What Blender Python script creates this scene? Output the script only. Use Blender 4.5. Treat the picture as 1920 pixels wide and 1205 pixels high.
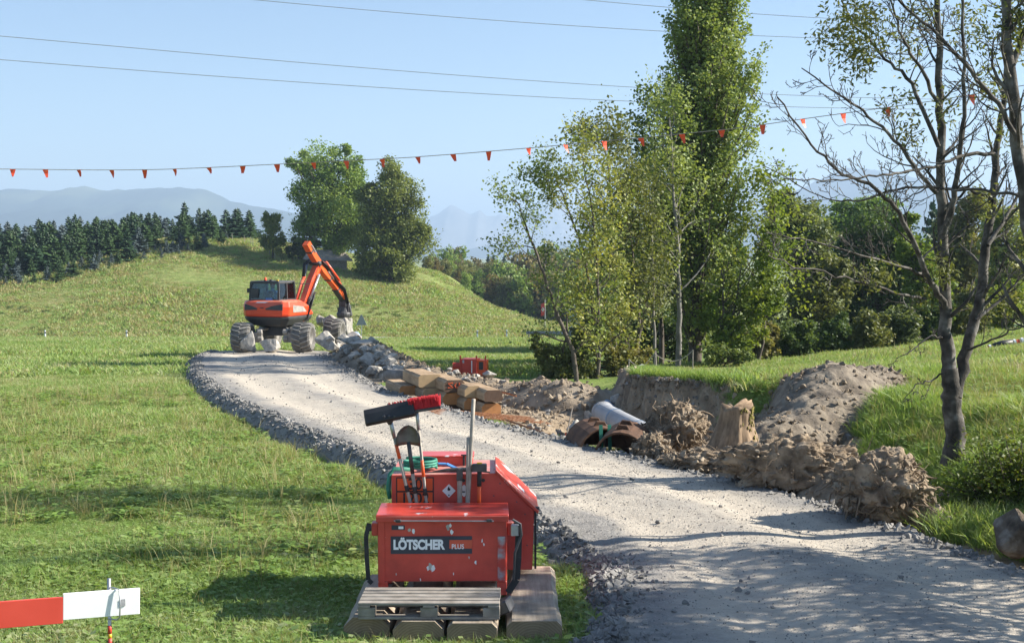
import bpy, bmesh, math, random
import numpy as np
from mathutils import Vector, Matrix, noise as mnoise
R = math.radians
for o in list(bpy.data.objects): bpy.data.objects.remove(o)
sc = bpy.context.scene
C = sc.collection
# ---------------------------------------------------------------- camera, sky, sun, exposure
F, CX, CY, CAMH = 2400.0, 960.0, 602.5, 3.3
PITCH = math.atan((CY - 480.0) / F)
cd = bpy.data.cameras.new('camera'); cam = bpy.data.objects.new('camera', cd); C.objects.link(cam)
cd.sensor_width = 36.0; cd.lens = 36.0 * F / 1920.0; cd.clip_start = 0.1; cd.clip_end = 60000
cam.location = (0, 0, CAMH); cam.rotation_euler = (math.pi / 2 - PITCH, 0, 0)
sc.camera = cam
SUN_AZ, SUN_EL = R(5), R(32)          # azimuth from +x towards +y
sdir = Vector((math.cos(SUN_EL) * math.cos(SUN_AZ), math.cos(SUN_EL) * math.sin(SUN_AZ), math.sin(SUN_EL)))
w = bpy.data.worlds.new('World'); sc.world = w; w.use_nodes = True
nt = w.node_tree; nt.nodes.clear()
sky = nt.nodes.new('ShaderNodeTexSky'); sky.sky_type = 'NISHITA'; sky.sun_disc = False
sky.sun_elevation = SUN_EL; sky.sun_rotation = math.pi / 2 - SUN_AZ
sky.altitude = 500; sky.air_density = 1.0; sky.dust_density = 0.3; sky.ozone_density = 2.8
bg = nt.nodes.new('ShaderNodeBackground'); bg.inputs['Strength'].default_value = 0.064
wo = nt.nodes.new('ShaderNodeOutputWorld')
nt.links.new(sky.outputs[0], bg.inputs[0]); nt.links.new(bg.outputs[0], wo.inputs[0])
sl = bpy.data.lights.new('sun', 'SUN'); sl.energy = 5.0; sl.angle = R(0.5); sl.color = (1.0, 0.93, 0.82)
so = bpy.data.objects.new('sun', sl); C.objects.link(so)
so.rotation_euler = (-sdir).to_track_quat('-Z', 'Y').to_euler()
vs = sc.view_settings; vs.view_transform = 'Standard'; vs.look = 'None'; vs.gamma = 1.0; vs.use_curve_mapping = False
vs.exposure = 1.42
sc.cycles.use_denoising = True
sc.cycles.max_bounces = 8; sc.cycles.transparent_max_bounces = 8; sc.cycles.volume_bounces = 0
sc.cycles.diffuse_bounces = 3; sc.cycles.transmission_bounces = 4; sc.cycles.glossy_bounces = 3
# ---------------------------------------------------------------- helpers
def P(px, py, D):
    "photograph pixel -> world point at forward distance D"
    u, v = (px - CX) / F, (CY - py) / F
    cp, sp = math.cos(PITCH), math.sin(PITCH)
    d = Vector((u, cp + v * sp, -sp + v * cp))
    t = D / d.y
    return Vector((0, 0, CAMH)) + d * t
def sstep(a, b, x):
    t = np.clip((np.asarray(x, float) - a) / (b - a), 0, 1); return t * t * (3 - 2 * t)
def vnoise(x, y, seed=0):
    x = np.asarray(x, float); y = np.asarray(y, float)
    xi = np.floor(x).astype(np.int64); yi = np.floor(y).astype(np.int64); fx = x - xi; fy = y - yi
    def h(a, b):
        n = (a * 374761393 + b * 668265263 + seed * 982451653) & 0x7fffffff
        n = ((n ^ (n >> 13)) * 1274126177) & 0x7fffffff
        n = (n ^ (n >> 16)) & 0xffff
        return n / 32767.5 - 1.0
    ux = fx * fx * (3 - 2 * fx); uy = fy * fy * (3 - 2 * fy)
    return (h(xi, yi) * (1 - ux) + h(xi + 1, yi) * ux) * (1 - uy) + (h(xi, yi + 1) * (1 - ux) + h(xi + 1, yi + 1) * ux) * uy
def fbm(x, y, seed=0, oct=4):
    s = 0; a = 1.0
    for k in range(oct):
        s = s + a * vnoise(x * 2 ** k, y * 2 ** k, seed + k); a *= 0.5
    return s
def tag(o, label=None, cat=None, group=None, kind=None):
    if label: o['label'] = label
    if cat: o['category'] = cat
    if group: o['group'] = group
    if kind: o['kind'] = kind
    return o
def thing(name, label, cat, loc=(0, 0, 0), rotz=0, group=None):
    o = bpy.data.objects.new(name, None); C.objects.link(o)
    o.empty_display_size = 0.2
    o.location = loc; o.rotation_euler = (0, 0, rotz); return tag(o, label, cat, group)
def link(name, mesh, parent=None, mat=None):
    o = bpy.data.objects.new(name, mesh); C.objects.link(o)
    if mat and not mesh.materials: mesh.materials.append(mat)
    if parent: o.parent = parent
    return o
def copy_tree(o, parent=None, loc=None, rotz=None, scale=None):
    c = o.copy(); C.objects.link(c); c.parent = parent
    for ch in list(o.children): copy_tree(ch, c)
    if loc is not None: c.location = loc
    if rotz is not None: c.rotation_euler = (0, 0, rotz)
    if scale is not None: c.scale = (scale,) * 3 if not hasattr(scale, '__len__') else scale
    return c
def np_mesh(name, V, Q, mat=None, smooth=False):
    V = np.asarray(V, np.float32); Q = np.asarray(Q, np.int32)
    m = bpy.data.meshes.new(name); k = Q.shape[1]
    m.vertices.add(len(V)); m.vertices.foreach_set('co', V.ravel())
    m.loops.add(Q.size); m.loops.foreach_set('vertex_index', Q.ravel())
    m.polygons.add(len(Q)); m.polygons.foreach_set('loop_start', np.arange(0, Q.size, k, dtype=np.int32))
    m.polygons.foreach_set('loop_total', np.full(len(Q), k, np.int32))
    if smooth: m.polygons.foreach_set('use_smooth', np.ones(len(Q), bool))
    m.update(calc_edges=True); m.validate()
    if mat: m.materials.append(mat)
    return m
def grid_faces(nx, ny):
    i = np.arange(ny - 1)[:, None] * nx + np.arange(nx - 1)[None, :]
    return np.stack([i, i + 1, i + nx + 1, i + nx], -1).reshape(-1, 4)
class MB:
    "collects shapes, builds ONE mesh object"
    def __init__(s): s.v = []; s.f = []; s.m = []
    def add(s, vs_, fs_, mi=0):
        b = len(s.v); s.v += [tuple(v) for v in vs_]
        for f in fs_: s.f.append([b + i for i in f]); s.m.append(mi)
        return s
    def box(s, c, size, rot=None, mi=0):
        hx, hy, hz = [q / 2 for q in size]
        pts = [Vector((x, y, z)) for z in (-hz, hz) for y in (-hy, hy) for x in (-hx, hx)]
        if rot is not None: pts = [rot @ p for p in pts]
        pts = [p + Vector(c) for p in pts]
        return s.add(pts, [(0, 2, 3, 1), (4, 5, 7, 6), (0, 1, 5, 4), (2, 6, 7, 3), (0, 4, 6, 2), (1, 3, 7, 5)], mi)
    def bar(s, a, b, wd, ht, up=(0, 0, 1), mi=0):
        a = Vector(a); b = Vector(b); d = (b - a); L = d.length; d.normalize()
        x = d.cross(Vector(up)); x = x.normalized() if x.length > 1e-4 else Vector((1, 0, 0)); z = x.cross(d)
        rot = Matrix((x, d, z)).transposed()
        return s.box((a + b) / 2, (wd, L, ht), rot, mi)
    def tube(s, pts, rad, n=8, caps=True, mi=0):
        pts = [Vector(p) for p in pts]
        if not hasattr(rad, '__len__'): rad = [rad] * len(pts)
        vs_ = []; prev = None
        for i, p in enumerate(pts):
            d = (pts[min(i + 1, len(pts) - 1)] - pts[max(i - 1, 0)]).normalized()
            if prev is None:
                x = d.orthogonal().normalized()
            else:
                x = (prev - d * prev.dot(d)); x = x.normalized() if x.length > 1e-5 else d.orthogonal().normalized()
            prev = x; y = d.cross(x)
            for k in range(n):
                a = 2 * math.pi * k / n
                vs_.append(p + (x * math.cos(a) + y * math.sin(a)) * rad[i])
        fs_ = [(i * n + k, i * n + (k + 1) % n, (i + 1) * n + (k + 1) % n, (i + 1) * n + k) for i in range(len(pts) - 1) for k in range(n)]
        if caps:
            fs_.append(tuple(range(n - 1, -1, -1))); fs_.append(tuple((len(pts) - 1) * n + k for k in range(n)))
        return s.add(vs_, fs_, mi)
    def prism(s, poly, a, b, axis='x', mi=0):
        "poly in the plane normal to axis ((y,z) for x, (x,z) for y, (x,y) for z), extruded a..b"
        n = len(poly); vs_ = []
        for t in (a, b):
            for (p, q) in poly:
                vs_.append({'x': (t, p, q), 'y': (p, t, q), 'z': (p, q, t)}[axis])
        fs_ = [tuple(range(n)), tuple(range(2 * n - 1, n - 1, -1))] + [(k, n + k, n + (k + 1) % n, (k + 1) % n) for k in range(n)]
        return s.add(vs_, fs_, mi)
    def lathe(s, prof, n=24, axis='x', c=(0, 0, 0), mi=0):
        "prof = [(t, r)] along axis"
        vs_ = []
        for (t, r) in prof:
            for k in range(n):
                a = 2 * math.pi * k / n; p, q = r * math.cos(a), r * math.sin(a)
                e = {'x': (t, p, q), 'y': (p, t, q), 'z': (p, q, t)}[axis]
                vs_.append((e[0] + c[0], e[1] + c[1], e[2] + c[2]))
        m = len(prof)
        fs_ = [(i * n + k, i * n + (k + 1) % n, (i + 1) * n + (k + 1) % n, (i + 1) * n + k) for i in range(m - 1) for k in range(n)]
        return s.add(vs_, fs_, mi)
    def build(s, name, mats, parent=None, bevel=0, smooth=False, seg=1):
        me = bpy.data.meshes.new(name)
        bm = bmesh.new(); bv = [bm.verts.new(v) for v in s.v]
        for f, mi in zip(s.f, s.m):
            try:
                q = bm.faces.new([bv[i] for i in f]); q.material_index = mi
            except ValueError: pass
        bmesh.ops.recalc_face_normals(bm, faces=bm.faces)
        if bevel:
            es = [e for e in bm.edges if len(e.link_faces) == 2 and e.calc_face_angle(0) > 0.5]
            bmesh.ops.bevel(bm, geom=es, offset=bevel, segments=seg, affect='EDGES', clamp_overlap=True)
        if smooth:
            for f in bm.faces: f.smooth = True
        bm.to_mesh(me); bm.free()
        if not isinstance(mats, (list, tuple)): mats = [mats]
        for m in mats: me.materials.append(m)
        return link(name, me, parent)
# ---------------------------------------------------------------- materials
def newmat(name):
    m = bpy.data.materials.new(name); m.use_nodes = True; n = m.node_tree.nodes; n.clear()
    out = n.new('ShaderNodeOutputMaterial'); b = n.new('ShaderNodeBsdfPrincipled')
    m.node_tree.links.new(b.outputs[0], out.inputs[0]); return m, m.node_tree, b
def N(t, typ, **kw):
    n = t.nodes.new(typ)
    for k, v in kw.items():
        if k in n.inputs: n.inputs[k].default_value = v
        else: setattr(n, k, v)
    return n
def ramp(t, fac, stops):
    r = t.nodes.new('ShaderNodeValToRGB'); e = r.color_ramp.elements
    while len(e) > 1: e.remove(e[0])
    for i, (p, c) in enumerate(stops):
        q = e[0] if i == 0 else e.new(p)
        q.position = p; q.color = (*c, 1) if hasattr(c, '__len__') else (c, c, c, 1)
    t.links.new(fac, r.inputs[0]); return r.outputs[0]
def coords(t, world=True):
    if world: return t.nodes.new('ShaderNodeNewGeometry').outputs['Position']
    return t.nodes.new('ShaderNodeTexCoord').outputs['Object']
def noise(t, vec, scale, detail=4, rough=0.55, out=0):
    n = t.nodes.new('ShaderNodeTexNoise'); n.inputs['Scale'].default_value = scale
    n.inputs['Detail'].default_value = detail; n.inputs['Roughness'].default_value = rough
    t.links.new(vec, n.inputs['Vector']); return n.outputs[out]
def mixc(t, fac, a, b, mode='MIX'):
    m = t.nodes.new('ShaderNodeMix'); m.data_type = 'RGBA'; m.blend_type = mode
    for s_, v in ((m.inputs[0], fac), (m.inputs[6], a), (m.inputs[7], b)):
        if hasattr(v, 'is_linked'): t.links.new(v, s_)
        elif hasattr(v, '__len__'): s_.default_value = (*v, 1)
        else: s_.default_value = v
    return m.outputs[2]
def bump(t, b, h, strength, dist):
    n = t.nodes.new('ShaderNodeBump'); n.inputs['Strength'].default_value = strength; n.inputs['Distance'].default_value = dist
    t.links.new(h, n.inputs['Height']); t.links.new(n.outputs[0], b.inputs['Normal'])
def mat(name, stops, scale=5, rough=0.7, metal=0.0, bmp=0.0, bscale=None, bdist=0.02, world=False, detail=5, spec=0.5, chips=None, chipscale=9, chipth=0.62, dust=None):
    "noise ramp colour + bump; chips = second colour where a noise passes chipth; dust = colour gathered on upward faces"
    m, t, b = newmat(name); v = coords(t, world)
    col = ramp(t, noise(t, v, scale, detail), stops) if len(stops) > 1 else None
    if col is None: b.inputs['Base Color'].default_value = (*stops[0][1], 1)
    if chips:
        f = ramp(t, noise(t, v, chipscale, 6, 0.65), [(chipth, 0.0), (chipth + 0.015, 1.0)])
        col = mixc(t, f, col if col is not None else stops[0][1], chips)
    if dust:
        g = t.nodes.new('ShaderNodeNewGeometry'); s_ = t.nodes.new('ShaderNodeSeparateXYZ'); t.links.new(g.outputs['Normal'], s_.inputs[0])
        a = N(t, 'ShaderNodeMath', operation='MULTIPLY'); t.links.new(s_.outputs[2], a.inputs[0])
        t.links.new(ramp(t, noise(t, v, scale * 1.7, 5), [(0.35, 0.15), (0.7, 0.9)]), a.inputs[1])
        a2 = N(t, 'ShaderNodeMath', operation='MAXIMUM'); a2.inputs[1].default_value = 0.0; t.links.new(a.outputs[0], a2.inputs[0])
        col = mixc(t, a2.outputs[0], col if col is not None else stops[0][1], dust)
    if col is not None: t.links.new(col, b.inputs['Base Color'])
    b.inputs['Roughness'].default_value = rough; b.inputs['Metallic'].default_value = metal
    b.inputs['Specular IOR Level'].default_value = spec
    if bmp: bump(t, b, noise(t, v, bscale or scale * 3, 6, 0.6), bmp, bdist)
    return m
def leafmat(name, c1, c2, c3=None, scale=0.6, trans=0.35, rough=0.55):
    m, t, b = newmat(name); v = coords(t, True)
    inf = t.nodes.new('ShaderNodeObjectInfo')
    ad = N(t, 'ShaderNodeMath', operation='MULTIPLY'); ad.inputs[1].default_value = 0.22; t.links.new(inf.outputs['Random'], ad.inputs[0])
    a2 = N(t, 'ShaderNodeMath', operation='ADD'); t.links.new(ad.outputs[0], a2.inputs[0])
    t.links.new(noise(t, v, scale, 5, 0.75), a2.inputs[1])
    st = [(0.36, c1), (0.62, c2)] + ([(0.82, c3)] if c3 else [])
    col = ramp(t, a2.outputs[0], st); t.links.new(col, b.inputs['Base Color'])
    b.inputs['Roughness'].default_value = rough; b.inputs['Specular IOR Level'].default_value = 0.3
    tr = t.nodes.new('ShaderNodeBsdfTranslucent'); t.links.new(mixc(t, 1.0, col, (1.25, 1.2, 0.55), 'MULTIPLY'), tr.inputs[0])
    mx = t.nodes.new('ShaderNodeMixShader'); mx.inputs[0].default_value = trans
    t.links.new(b.outputs[0], mx.inputs[1]); t.links.new(tr.outputs[0], mx.inputs[2])
    out = [n for n in t.nodes if n.type == 'OUTPUT_MATERIAL'][0]; t.links.new(mx.outputs[0], out.inputs[0]); return m
M = {}
M['red'] = mat('red_paint', [(0.28, (0.40, 0.045, 0.033)), (0.5, (0.60, 0.068, 0.046)), (0.74, (0.68, 0.10, 0.072))], 2.6, 0.45, bmp=0.05, bscale=40, chips=(0.55, 0.5, 0.47), chipscale=16, chipth=0.715, dust=(0.55, 0.36, 0.31))
M['red_plain'] = mat('red_paint_clean', [(0.3, (0.52, 0.05, 0.03)), (0.7, (0.62, 0.06, 0.035))], 2, 0.45)
M['red_worn'] = mat('red_paint_worn', [(0.3, (0.50, 0.05, 0.035)), (0.7, (0.60, 0.075, 0.05))], 3, 0.3, chips=(0.66, 0.66, 0.68), chipscale=3.0, chipth=0.6, bmp=0.05, bscale=30)
M['orange_plate'] = mat('orange_plate', [(0.3, (0.72, 0.085, 0.02)), (0.7, (0.80, 0.11, 0.025))], 3, 0.45)
M['black'] = mat('black_plastic', [(0.3, (0.012, 0.013, 0.015)), (0.7, (0.03, 0.03, 0.034))], 6, 0.5)
M['rubber'] = mat('black_rubber', [(0.3, (0.02, 0.02, 0.022)), (0.7, (0.05, 0.048, 0.045))], 6, 0.8)
M['white'] = mat('white_paint', [(0.3, (0.78, 0.79, 0.8)), (0.7, (0.84, 0.85, 0.86))], 3, 0.5)
M['letter'] = mat('white_lettering', [(0.3, (0.85, 0.87, 0.9)), (0.7, (0.9, 0.91, 0.92))], 3, 0.5)
M['navy'] = mat('navy_sticker', [(0.3, (0.03, 0.036, 0.06)), (0.7, (0.05, 0.055, 0.08))], 5, 0.4)
M['sticker_red'] = mat('red_sticker', [(0.3, (0.6, 0.09, 0.05)), (0.7, (0.66, 0.11, 0.06))], 5, 0.4)
M['steel'] = mat('bare_steel', [(0.3, (0.35, 0.36, 0.38)), (0.7, (0.52, 0.53, 0.55))], 12, 0.42, 0.75, bmp=0.1)
M['steel_dark'] = mat('dark_steel', [(0.3, (0.05, 0.05, 0.055)), (0.7, (0.12, 0.12, 0.125))], 8, 0.5, 0.5, bmp=0.1)
M['rust'] = mat('rusted_steel', [(0.3, (0.055, 0.030, 0.018)), (0.55, (0.115, 0.058, 0.032)), (0.75, (0.20, 0.11, 0.06))], 5, 0.85, 0.1, bmp=0.3, bdist=0.01)
M['rust_bright'] = mat('orange_rusted_bar', [(0.3, (0.20, 0.078, 0.032)), (0.7, (0.33, 0.14, 0.06))], 9, 0.85)
M['wood_grey'] = mat('weathered_wood', [(0.3, (0.17, 0.15, 0.125)), (0.7, (0.34, 0.31, 0.27))], 7, 0.85, bmp=0.3, bscale=30, bdist=0.008)
M['wood_handle'] = mat('handle_wood', [(0.3, (0.27, 0.24, 0.2)), (0.7, (0.42, 0.38, 0.32))], 14, 0.7)
def timber(name, c1, c2, sc_=(9, 0.6, 9)):
    m, t, b = newmat(name); tc = t.nodes.new('ShaderNodeTexCoord'); mp = N(t, 'ShaderNodeMapping'); mp.inputs['Scale'].default_value = sc_
    t.links.new(tc.outputs['Object'], mp.inputs[0]); n1 = noise(t, mp.outputs[0], 2.2, 6, 0.65)
    col = ramp(t, n1, [(0.3, c1), (0.7, c2)]); inf = t.nodes.new('ShaderNodeObjectInfo')
    d = ramp(t, noise(t, tc.outputs['Object'], 3, 5), [(0.42, 0.0), (0.75, 0.55)])
    col = mixc(t, d, col, tuple(q * 0.45 for q in c1))
    t.links.new(col, b.inputs['Base Color']); b.inputs['Roughness'].default_value = 0.85; bump(t, b, n1, 0.35, 0.01); return m
M['timber_side'] = timber('timber_side', (0.26, 0.21, 0.155), (0.50, 0.42, 0.32))
def endgrain(name, c1, c2):
    m, t, b = newmat(name); tc = t.nodes.new('ShaderNodeTexCoord'); mp = N(t, 'ShaderNodeMapping'); mp.inputs['Scale'].default_value = (1, 0.02, 1)
    t.links.new(tc.outputs['Object'], mp.inputs[0])
    wv = N(t, 'ShaderNodeTexWave'); wv.wave_type = 'RINGS'; wv.rings_direction = 'Y'; wv.inputs['Scale'].default_value = 14; wv.inputs['Distortion'].default_value = 2.5; wv.inputs['Detail'].default_value = 3
    t.links.new(mp.outputs[0], wv.inputs['Vector'])
    col = ramp(t, wv.outputs[0], [(0.0, c1), (1.0, c2)]); d = ramp(t, noise(t, tc.outputs['Object'], 6, 5), [(0.45, 0.0), (0.8, 0.7)])
    col = mixc(t, d, col, tuple(q * 0.5 for q in c1)); t.links.new(col, b.inputs['Base Color']); b.inputs['Roughness'].default_value = 0.85; return m
M['end_orange'] = endgrain('end_grain_orange', (0.46, 0.20, 0.07), (0.56, 0.27, 0.10))
M['end_tan'] = endgrain('end_grain_tan', (0.40, 0.27, 0.14), (0.48, 0.34, 0.19))
M['end_dark'] = endgrain('end_grain_dark', (0.10, 0.06, 0.04), (0.15, 0.09, 0.055))
M['end_mat'] = endgrain('end_grain_mat', (0.24, 0.17, 0.10), (0.30, 0.22, 0.14))
M['rock'] = mat('grey_boulder', [(0.28, (0.20, 0.19, 0.175)), (0.5, (0.34, 0.325, 0.30)), (0.72, (0.48, 0.455, 0.41))], 3.5, 0.9, bmp=0.6, bscale=14, bdist=0.03, dust=(0.47, 0.42, 0.35))
M['pebble'] = mat('gravel_stone', [(0.3, (0.13, 0.128, 0.122)), (0.6, (0.26, 0.25, 0.235)), (0.8, (0.40, 0.385, 0.355))], 2.5, 0.9, world=True)
M['soil'] = mat('dug_soil', [(0.28, (0.13, 0.10, 0.07)), (0.5, (0.26, 0.205, 0.145)), (0.72, (0.40, 0.335, 0.25))], 1.6, 0.95, bmp=0.8, bscale=16, bdist=0.05, world=True, detail=8)
M['soil_pale'] = mat('pale_sandy_soil', [(0.3, (0.085, 0.068, 0.05)), (0.5, (0.165, 0.135, 0.10)), (0.70, (0.26, 0.22, 0.165))], 2.4, 0.95, bmp=1.0, bscale=9, bdist=0.04, world=True, detail=8)
M['rootwood'] = mat('torn_root_wood', [(0.30, (0.075, 0.054, 0.036)), (0.46, (0.20, 0.15, 0.10)), (0.66, (0.38, 0.30, 0.21))], 5, 0.95, bmp=0.9, bscale=18, bdist=0.04, detail=8)
M['root'] = mat('dry_root', [(0.3, (0.12, 0.086, 0.056)), (0.7, (0.30, 0.23, 0.16))], 9, 0.95, bmp=0.4)
M['stumpwood'] = timber('stump_wood', (0.13, 0.085, 0.05), (0.40, 0.285, 0.18), (6, 6, 0.7))
M['moss'] = mat('moss', [(0.3, (0.14, 0.13, 0.03)), (0.7, (0.26, 0.22, 0.06))], 12, 0.95, bmp=0.8)
M['bark'] = mat('lichened_bark', [(0.34, (0.022, 0.019, 0.016)), (0.50, (0.075, 0.066, 0.056)), (0.62, (0.15, 0.14, 0.125)), (0.78, (0.30, 0.285, 0.265))], 5, 0.9, bmp=0.7, bscale=22, bdist=0.02, world=True, detail=8)
M['bark_dark'] = mat('dark_bark', [(0.3, (0.045, 0.036, 0.028)), (0.7, (0.13, 0.105, 0.085))], 4, 0.9, bmp=0.5, world=True)
M['bark_grey'] = mat('grey_bark', [(0.3, (0.10, 0.09, 0.08)), (0.7, (0.25, 0.235, 0.215))], 4, 0.9, bmp=0.5, world=True)
M['concrete'] = mat('concrete', [(0.3, (0.26, 0.27, 0.285)), (0.7, (0.38, 0.39, 0.41))], 3, 0.8, bmp=0.2, bscale=30)
M['blue_sheet'] = mat('blue_plastic', [(0.3, (0.04, 0.16, 0.42)), (0.7, (0.07, 0.25, 0.55))], 4, 0.35)
M['bluegrey'] = mat('bluegrey_sheet', [(0.3, (0.16, 0.23, 0.33)), (0.7, (0.28, 0.36, 0.46))], 4, 0.6)
M['green_strap'] = mat('green_strap', [(0.3, (0.02, 0.16, 0.11)), (0.7, (0.04, 0.26, 0.18))], 8, 0.6)
M['bristle'] = mat('red_bristle', [(0.3, (0.42, 0.012, 0.022)), (0.7, (0.62, 0.03, 0.045))], 30, 0.6)
M['orange_band'] = mat('orange_band', [(0.3, (0.72, 0.10, 0.025)), (0.7, (0.8, 0.13, 0.03))], 8, 0.5)
M['yellow'] = mat('yellow_handle', [(0.3, (0.62, 0.36, 0.02)), (0.7, (0.72, 0.45, 0.03))], 8, 0.5)
M['shovel'] = mat('worn_shovel_steel', [(0.3, (0.09, 0.075, 0.065)), (0.7, (0.2, 0.18, 0.165))], 9, 0.5, 0.6, bmp=0.1)
M['glass'] = None
def glassmat():
    m = bpy.data.materials.new('cab_glass'); m.use_nodes = True; t = m.node_tree; t.nodes.clear()
    out = t.nodes.new('ShaderNodeOutputMaterial'); a = t.nodes.new('ShaderNodeBsdfTransparent'); a.inputs[0].default_value = (0.62, 0.75, 0.78, 1)
    g = t.nodes.new('ShaderNodeBsdfGlossy'); g.inputs['Roughness'].default_value = 0.03; g.inputs[0].default_value = (0.9, 0.95, 1, 1)
    fr = t.nodes.new('ShaderNodeFresnel'); fr.inputs[0].default_value = 1.6
    mx = t.nodes.new('ShaderNodeMixShader'); t.links.new(fr.outputs[0], mx.inputs[0]); t.links.new(a.outputs[0], mx.inputs[1]); t.links.new(g.outputs[0], mx.inputs[2])
    t.links.new(mx.outputs[0], out.inputs[0]); return m
M['glass'] = glassmat()
M['exc_red'] = mat('excavator_orange_red', [(0.3, (0.66, 0.055, 0.018)), (0.7, (0.74, 0.075, 0.022))], 1.5, 0.32, dust=(0.6, 0.3, 0.2))
M['exc_red_sunlit'] = mat('excavator_red_sunlit', [(0.3, (0.70, 0.10, 0.022)), (0.7, (0.78, 0.13, 0.03))], 1.5, 0.35)  # excavator red again, with sunlight on boom and arm put into the colour
M['exc_dark'] = mat('excavator_dark_grey', [(0.3, (0.03, 0.032, 0.035)), (0.7, (0.06, 0.062, 0.065))], 2.5, 0.55)
M['exc_grey'] = mat('dusty_machine_grey', [(0.3, (0.20, 0.19, 0.175)), (0.7, (0.34, 0.32, 0.29))], 4, 0.75, bmp=0.2)
M['tyre_core'] = mat('tyre_rubber', [(0.3, (0.09, 0.086, 0.08)), (0.7, (0.19, 0.182, 0.165))], 4, 0.95)
M['log_side'] = timber('log_side', (0.26, 0.165, 0.09), (0.50, 0.36, 0.22))
M['tyre'] = mat('dusty_tyre', [(0.3, (0.15, 0.145, 0.135)), (0.55, (0.27, 0.26, 0.24)), (0.75, (0.36, 0.345, 0.32))], 3, 0.95, bmp=0.2)
M['mesh_rust'] = M['rust_bright']
M['flag'] = mat('orange_pennant', [(0.3, (0.80, 0.075, 0.02)), (0.7, (0.85, 0.10, 0.03))], 2, 0.5)
M['wire'] = mat('wire', [(0.3, (0.16, 0.17, 0.18)), (0.7, (0.22, 0.23, 0.24))], 1, 0.5)
M['rope'] = mat('rope', [(0.3, (0.30, 0.26, 0.22)), (0.7, (0.42, 0.37, 0.32))], 20, 0.9)
M['shingle'] = mat('grey_shingle', [(0.3, (0.20, 0.175, 0.15)), (0.7, (0.34, 0.30, 0.27))], 2, 0.9)
M['asphalt'] = mat('pale_asphalt', [(0.3, (0.26, 0.26, 0.26)), (0.7, (0.34, 0.34, 0.335))], 0.6, 0.9, world=True)
M['skin'] = mat('skin', [(0.3, (0.45, 0.26, 0.18)), (0.7, (0.5, 0.3, 0.21))], 3, 0.6)
M['cloth_orange'] = mat('orange_cloth', [(0.3, (0.7, 0.12, 0.03)), (0.7, (0.78, 0.16, 0.04))], 6, 0.8)
# foliage
M['leaf_maple'] = leafmat('leaf_maple', (0.086, 0.149, 0.039), (0.182, 0.276, 0.067), (0.275, 0.359, 0.095), 0.3)
M['leaf_chestnut'] = leafmat('leaf_chestnut', (0.137, 0.168, 0.050), (0.245, 0.290, 0.089), (0.390, 0.355, 0.125), 0.35)
M['leaf_poplar'] = leafmat('leaf_poplar', (0.115, 0.163, 0.049), (0.220, 0.284, 0.088), (0.351, 0.406, 0.155), 0.8)
M['leaf_yellow'] = leafmat('leaf_yellowing', (0.107, 0.161, 0.050), (0.203, 0.259, 0.078), (0.341, 0.333, 0.098), 0.9)
M['leaf_fresh'] = leafmat('leaf_fresh', (0.098, 0.149, 0.028), (0.169, 0.240, 0.044), (0.247, 0.286, 0.058), 0.7, 0.42)
M['leaf_willow'] = leafmat('leaf_greygreen', (0.091, 0.124, 0.052), (0.143, 0.182, 0.078), (0.195, 0.227, 0.098), 0.7)
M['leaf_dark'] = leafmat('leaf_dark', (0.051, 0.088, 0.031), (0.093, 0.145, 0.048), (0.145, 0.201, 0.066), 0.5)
M['leaf_olive'] = leafmat('leaf_olive', (0.103, 0.123, 0.039), (0.171, 0.191, 0.066), (0.273, 0.246, 0.098), 0.5)
M['leaf_autumn'] = leafmat('leaf_autumn', (0.104, 0.105, 0.040), (0.166, 0.142, 0.055), (0.208, 0.161, 0.062), 0.3)
M['leaf_bushred'] = leafmat('leaf_bush_red_tinged', (0.072, 0.111, 0.021), (0.130, 0.176, 0.033), (0.351, 0.130, 0.039), 3.5)
M['needle'] = leafmat('needle_dark', (0.016, 0.042, 0.018), (0.036, 0.075, 0.030), None, 0.5, 0.12)
M['needle_green'] = leafmat('needle_green', (0.03, 0.065, 0.02), (0.06, 0.11, 0.035), None, 0.5, 0.15)
M['needle_blue'] = leafmat('needle_blue', (0.06, 0.085, 0.085), (0.10, 0.135, 0.135), None, 0.5, 0.12)
M['grass'] = leafmat('grass_blade', (0.168, 0.258, 0.068), (0.265, 0.378, 0.120), (0.439, 0.435, 0.273), 0.35, 0.4)
M['grass_lush'] = leafmat('grass_lush', (0.136, 0.229, 0.046), (0.221, 0.337, 0.079), (0.345, 0.409, 0.152), 0.5, 0.4)
M['grass_dry'] = leafmat('grass_dry', (0.223, 0.222, 0.072), (0.341, 0.312, 0.144), (0.423, 0.348, 0.192), 0.4, 0.3)
# ================================================================ the setting
YL = [-30, 5, 8, 10.6, 12.8, 15.2, 17.5, 19.7, 21.9, 24.8, 29.5, 37, 44, 50, 56]
XL = [-4, 0.25, 0.55, 0.78, 1.05, 0.45, -0.7, -1.95, -3.1, -4.4, -6.4, -9.0, -10.9, -12.1, -12.6]
YR = [-30, 5, 10, 13.3, 14.3, 16.5, 17.7, 19.6, 21.6, 23.6, 27, 28.3, 31.2, 35, 45, 52, 56]
XR = [12, 9.5, 6.6, 5.0, 4.6, 4.0, 3.3, 2.1, 1.1, 0.05, -1.25, -1.7, -2.9, -4.0, -6.3, -7.6, -7.9]
def xl(y): return np.interp(y, YL, XL)
def xr(y): return np.interp(y, YR, XR)
YM = [-30, 10, 14, 18, 20, 23.0, 25.5, 27.2, 28.3, 29.3, 30.5, 35, 50, 70]
XM = [15, 8.8, 7.5, 6.9, 6.5, 5.7, 4.9, 4.1, 3.3, 2.6, 2.75, 3.3, 5.0, 9.0]
def xm(y): return np.interp(y, YM, XM)
def base(y):
    y = np.clip(y, 0, 115.0); return -0.00033 * y * y
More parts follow.
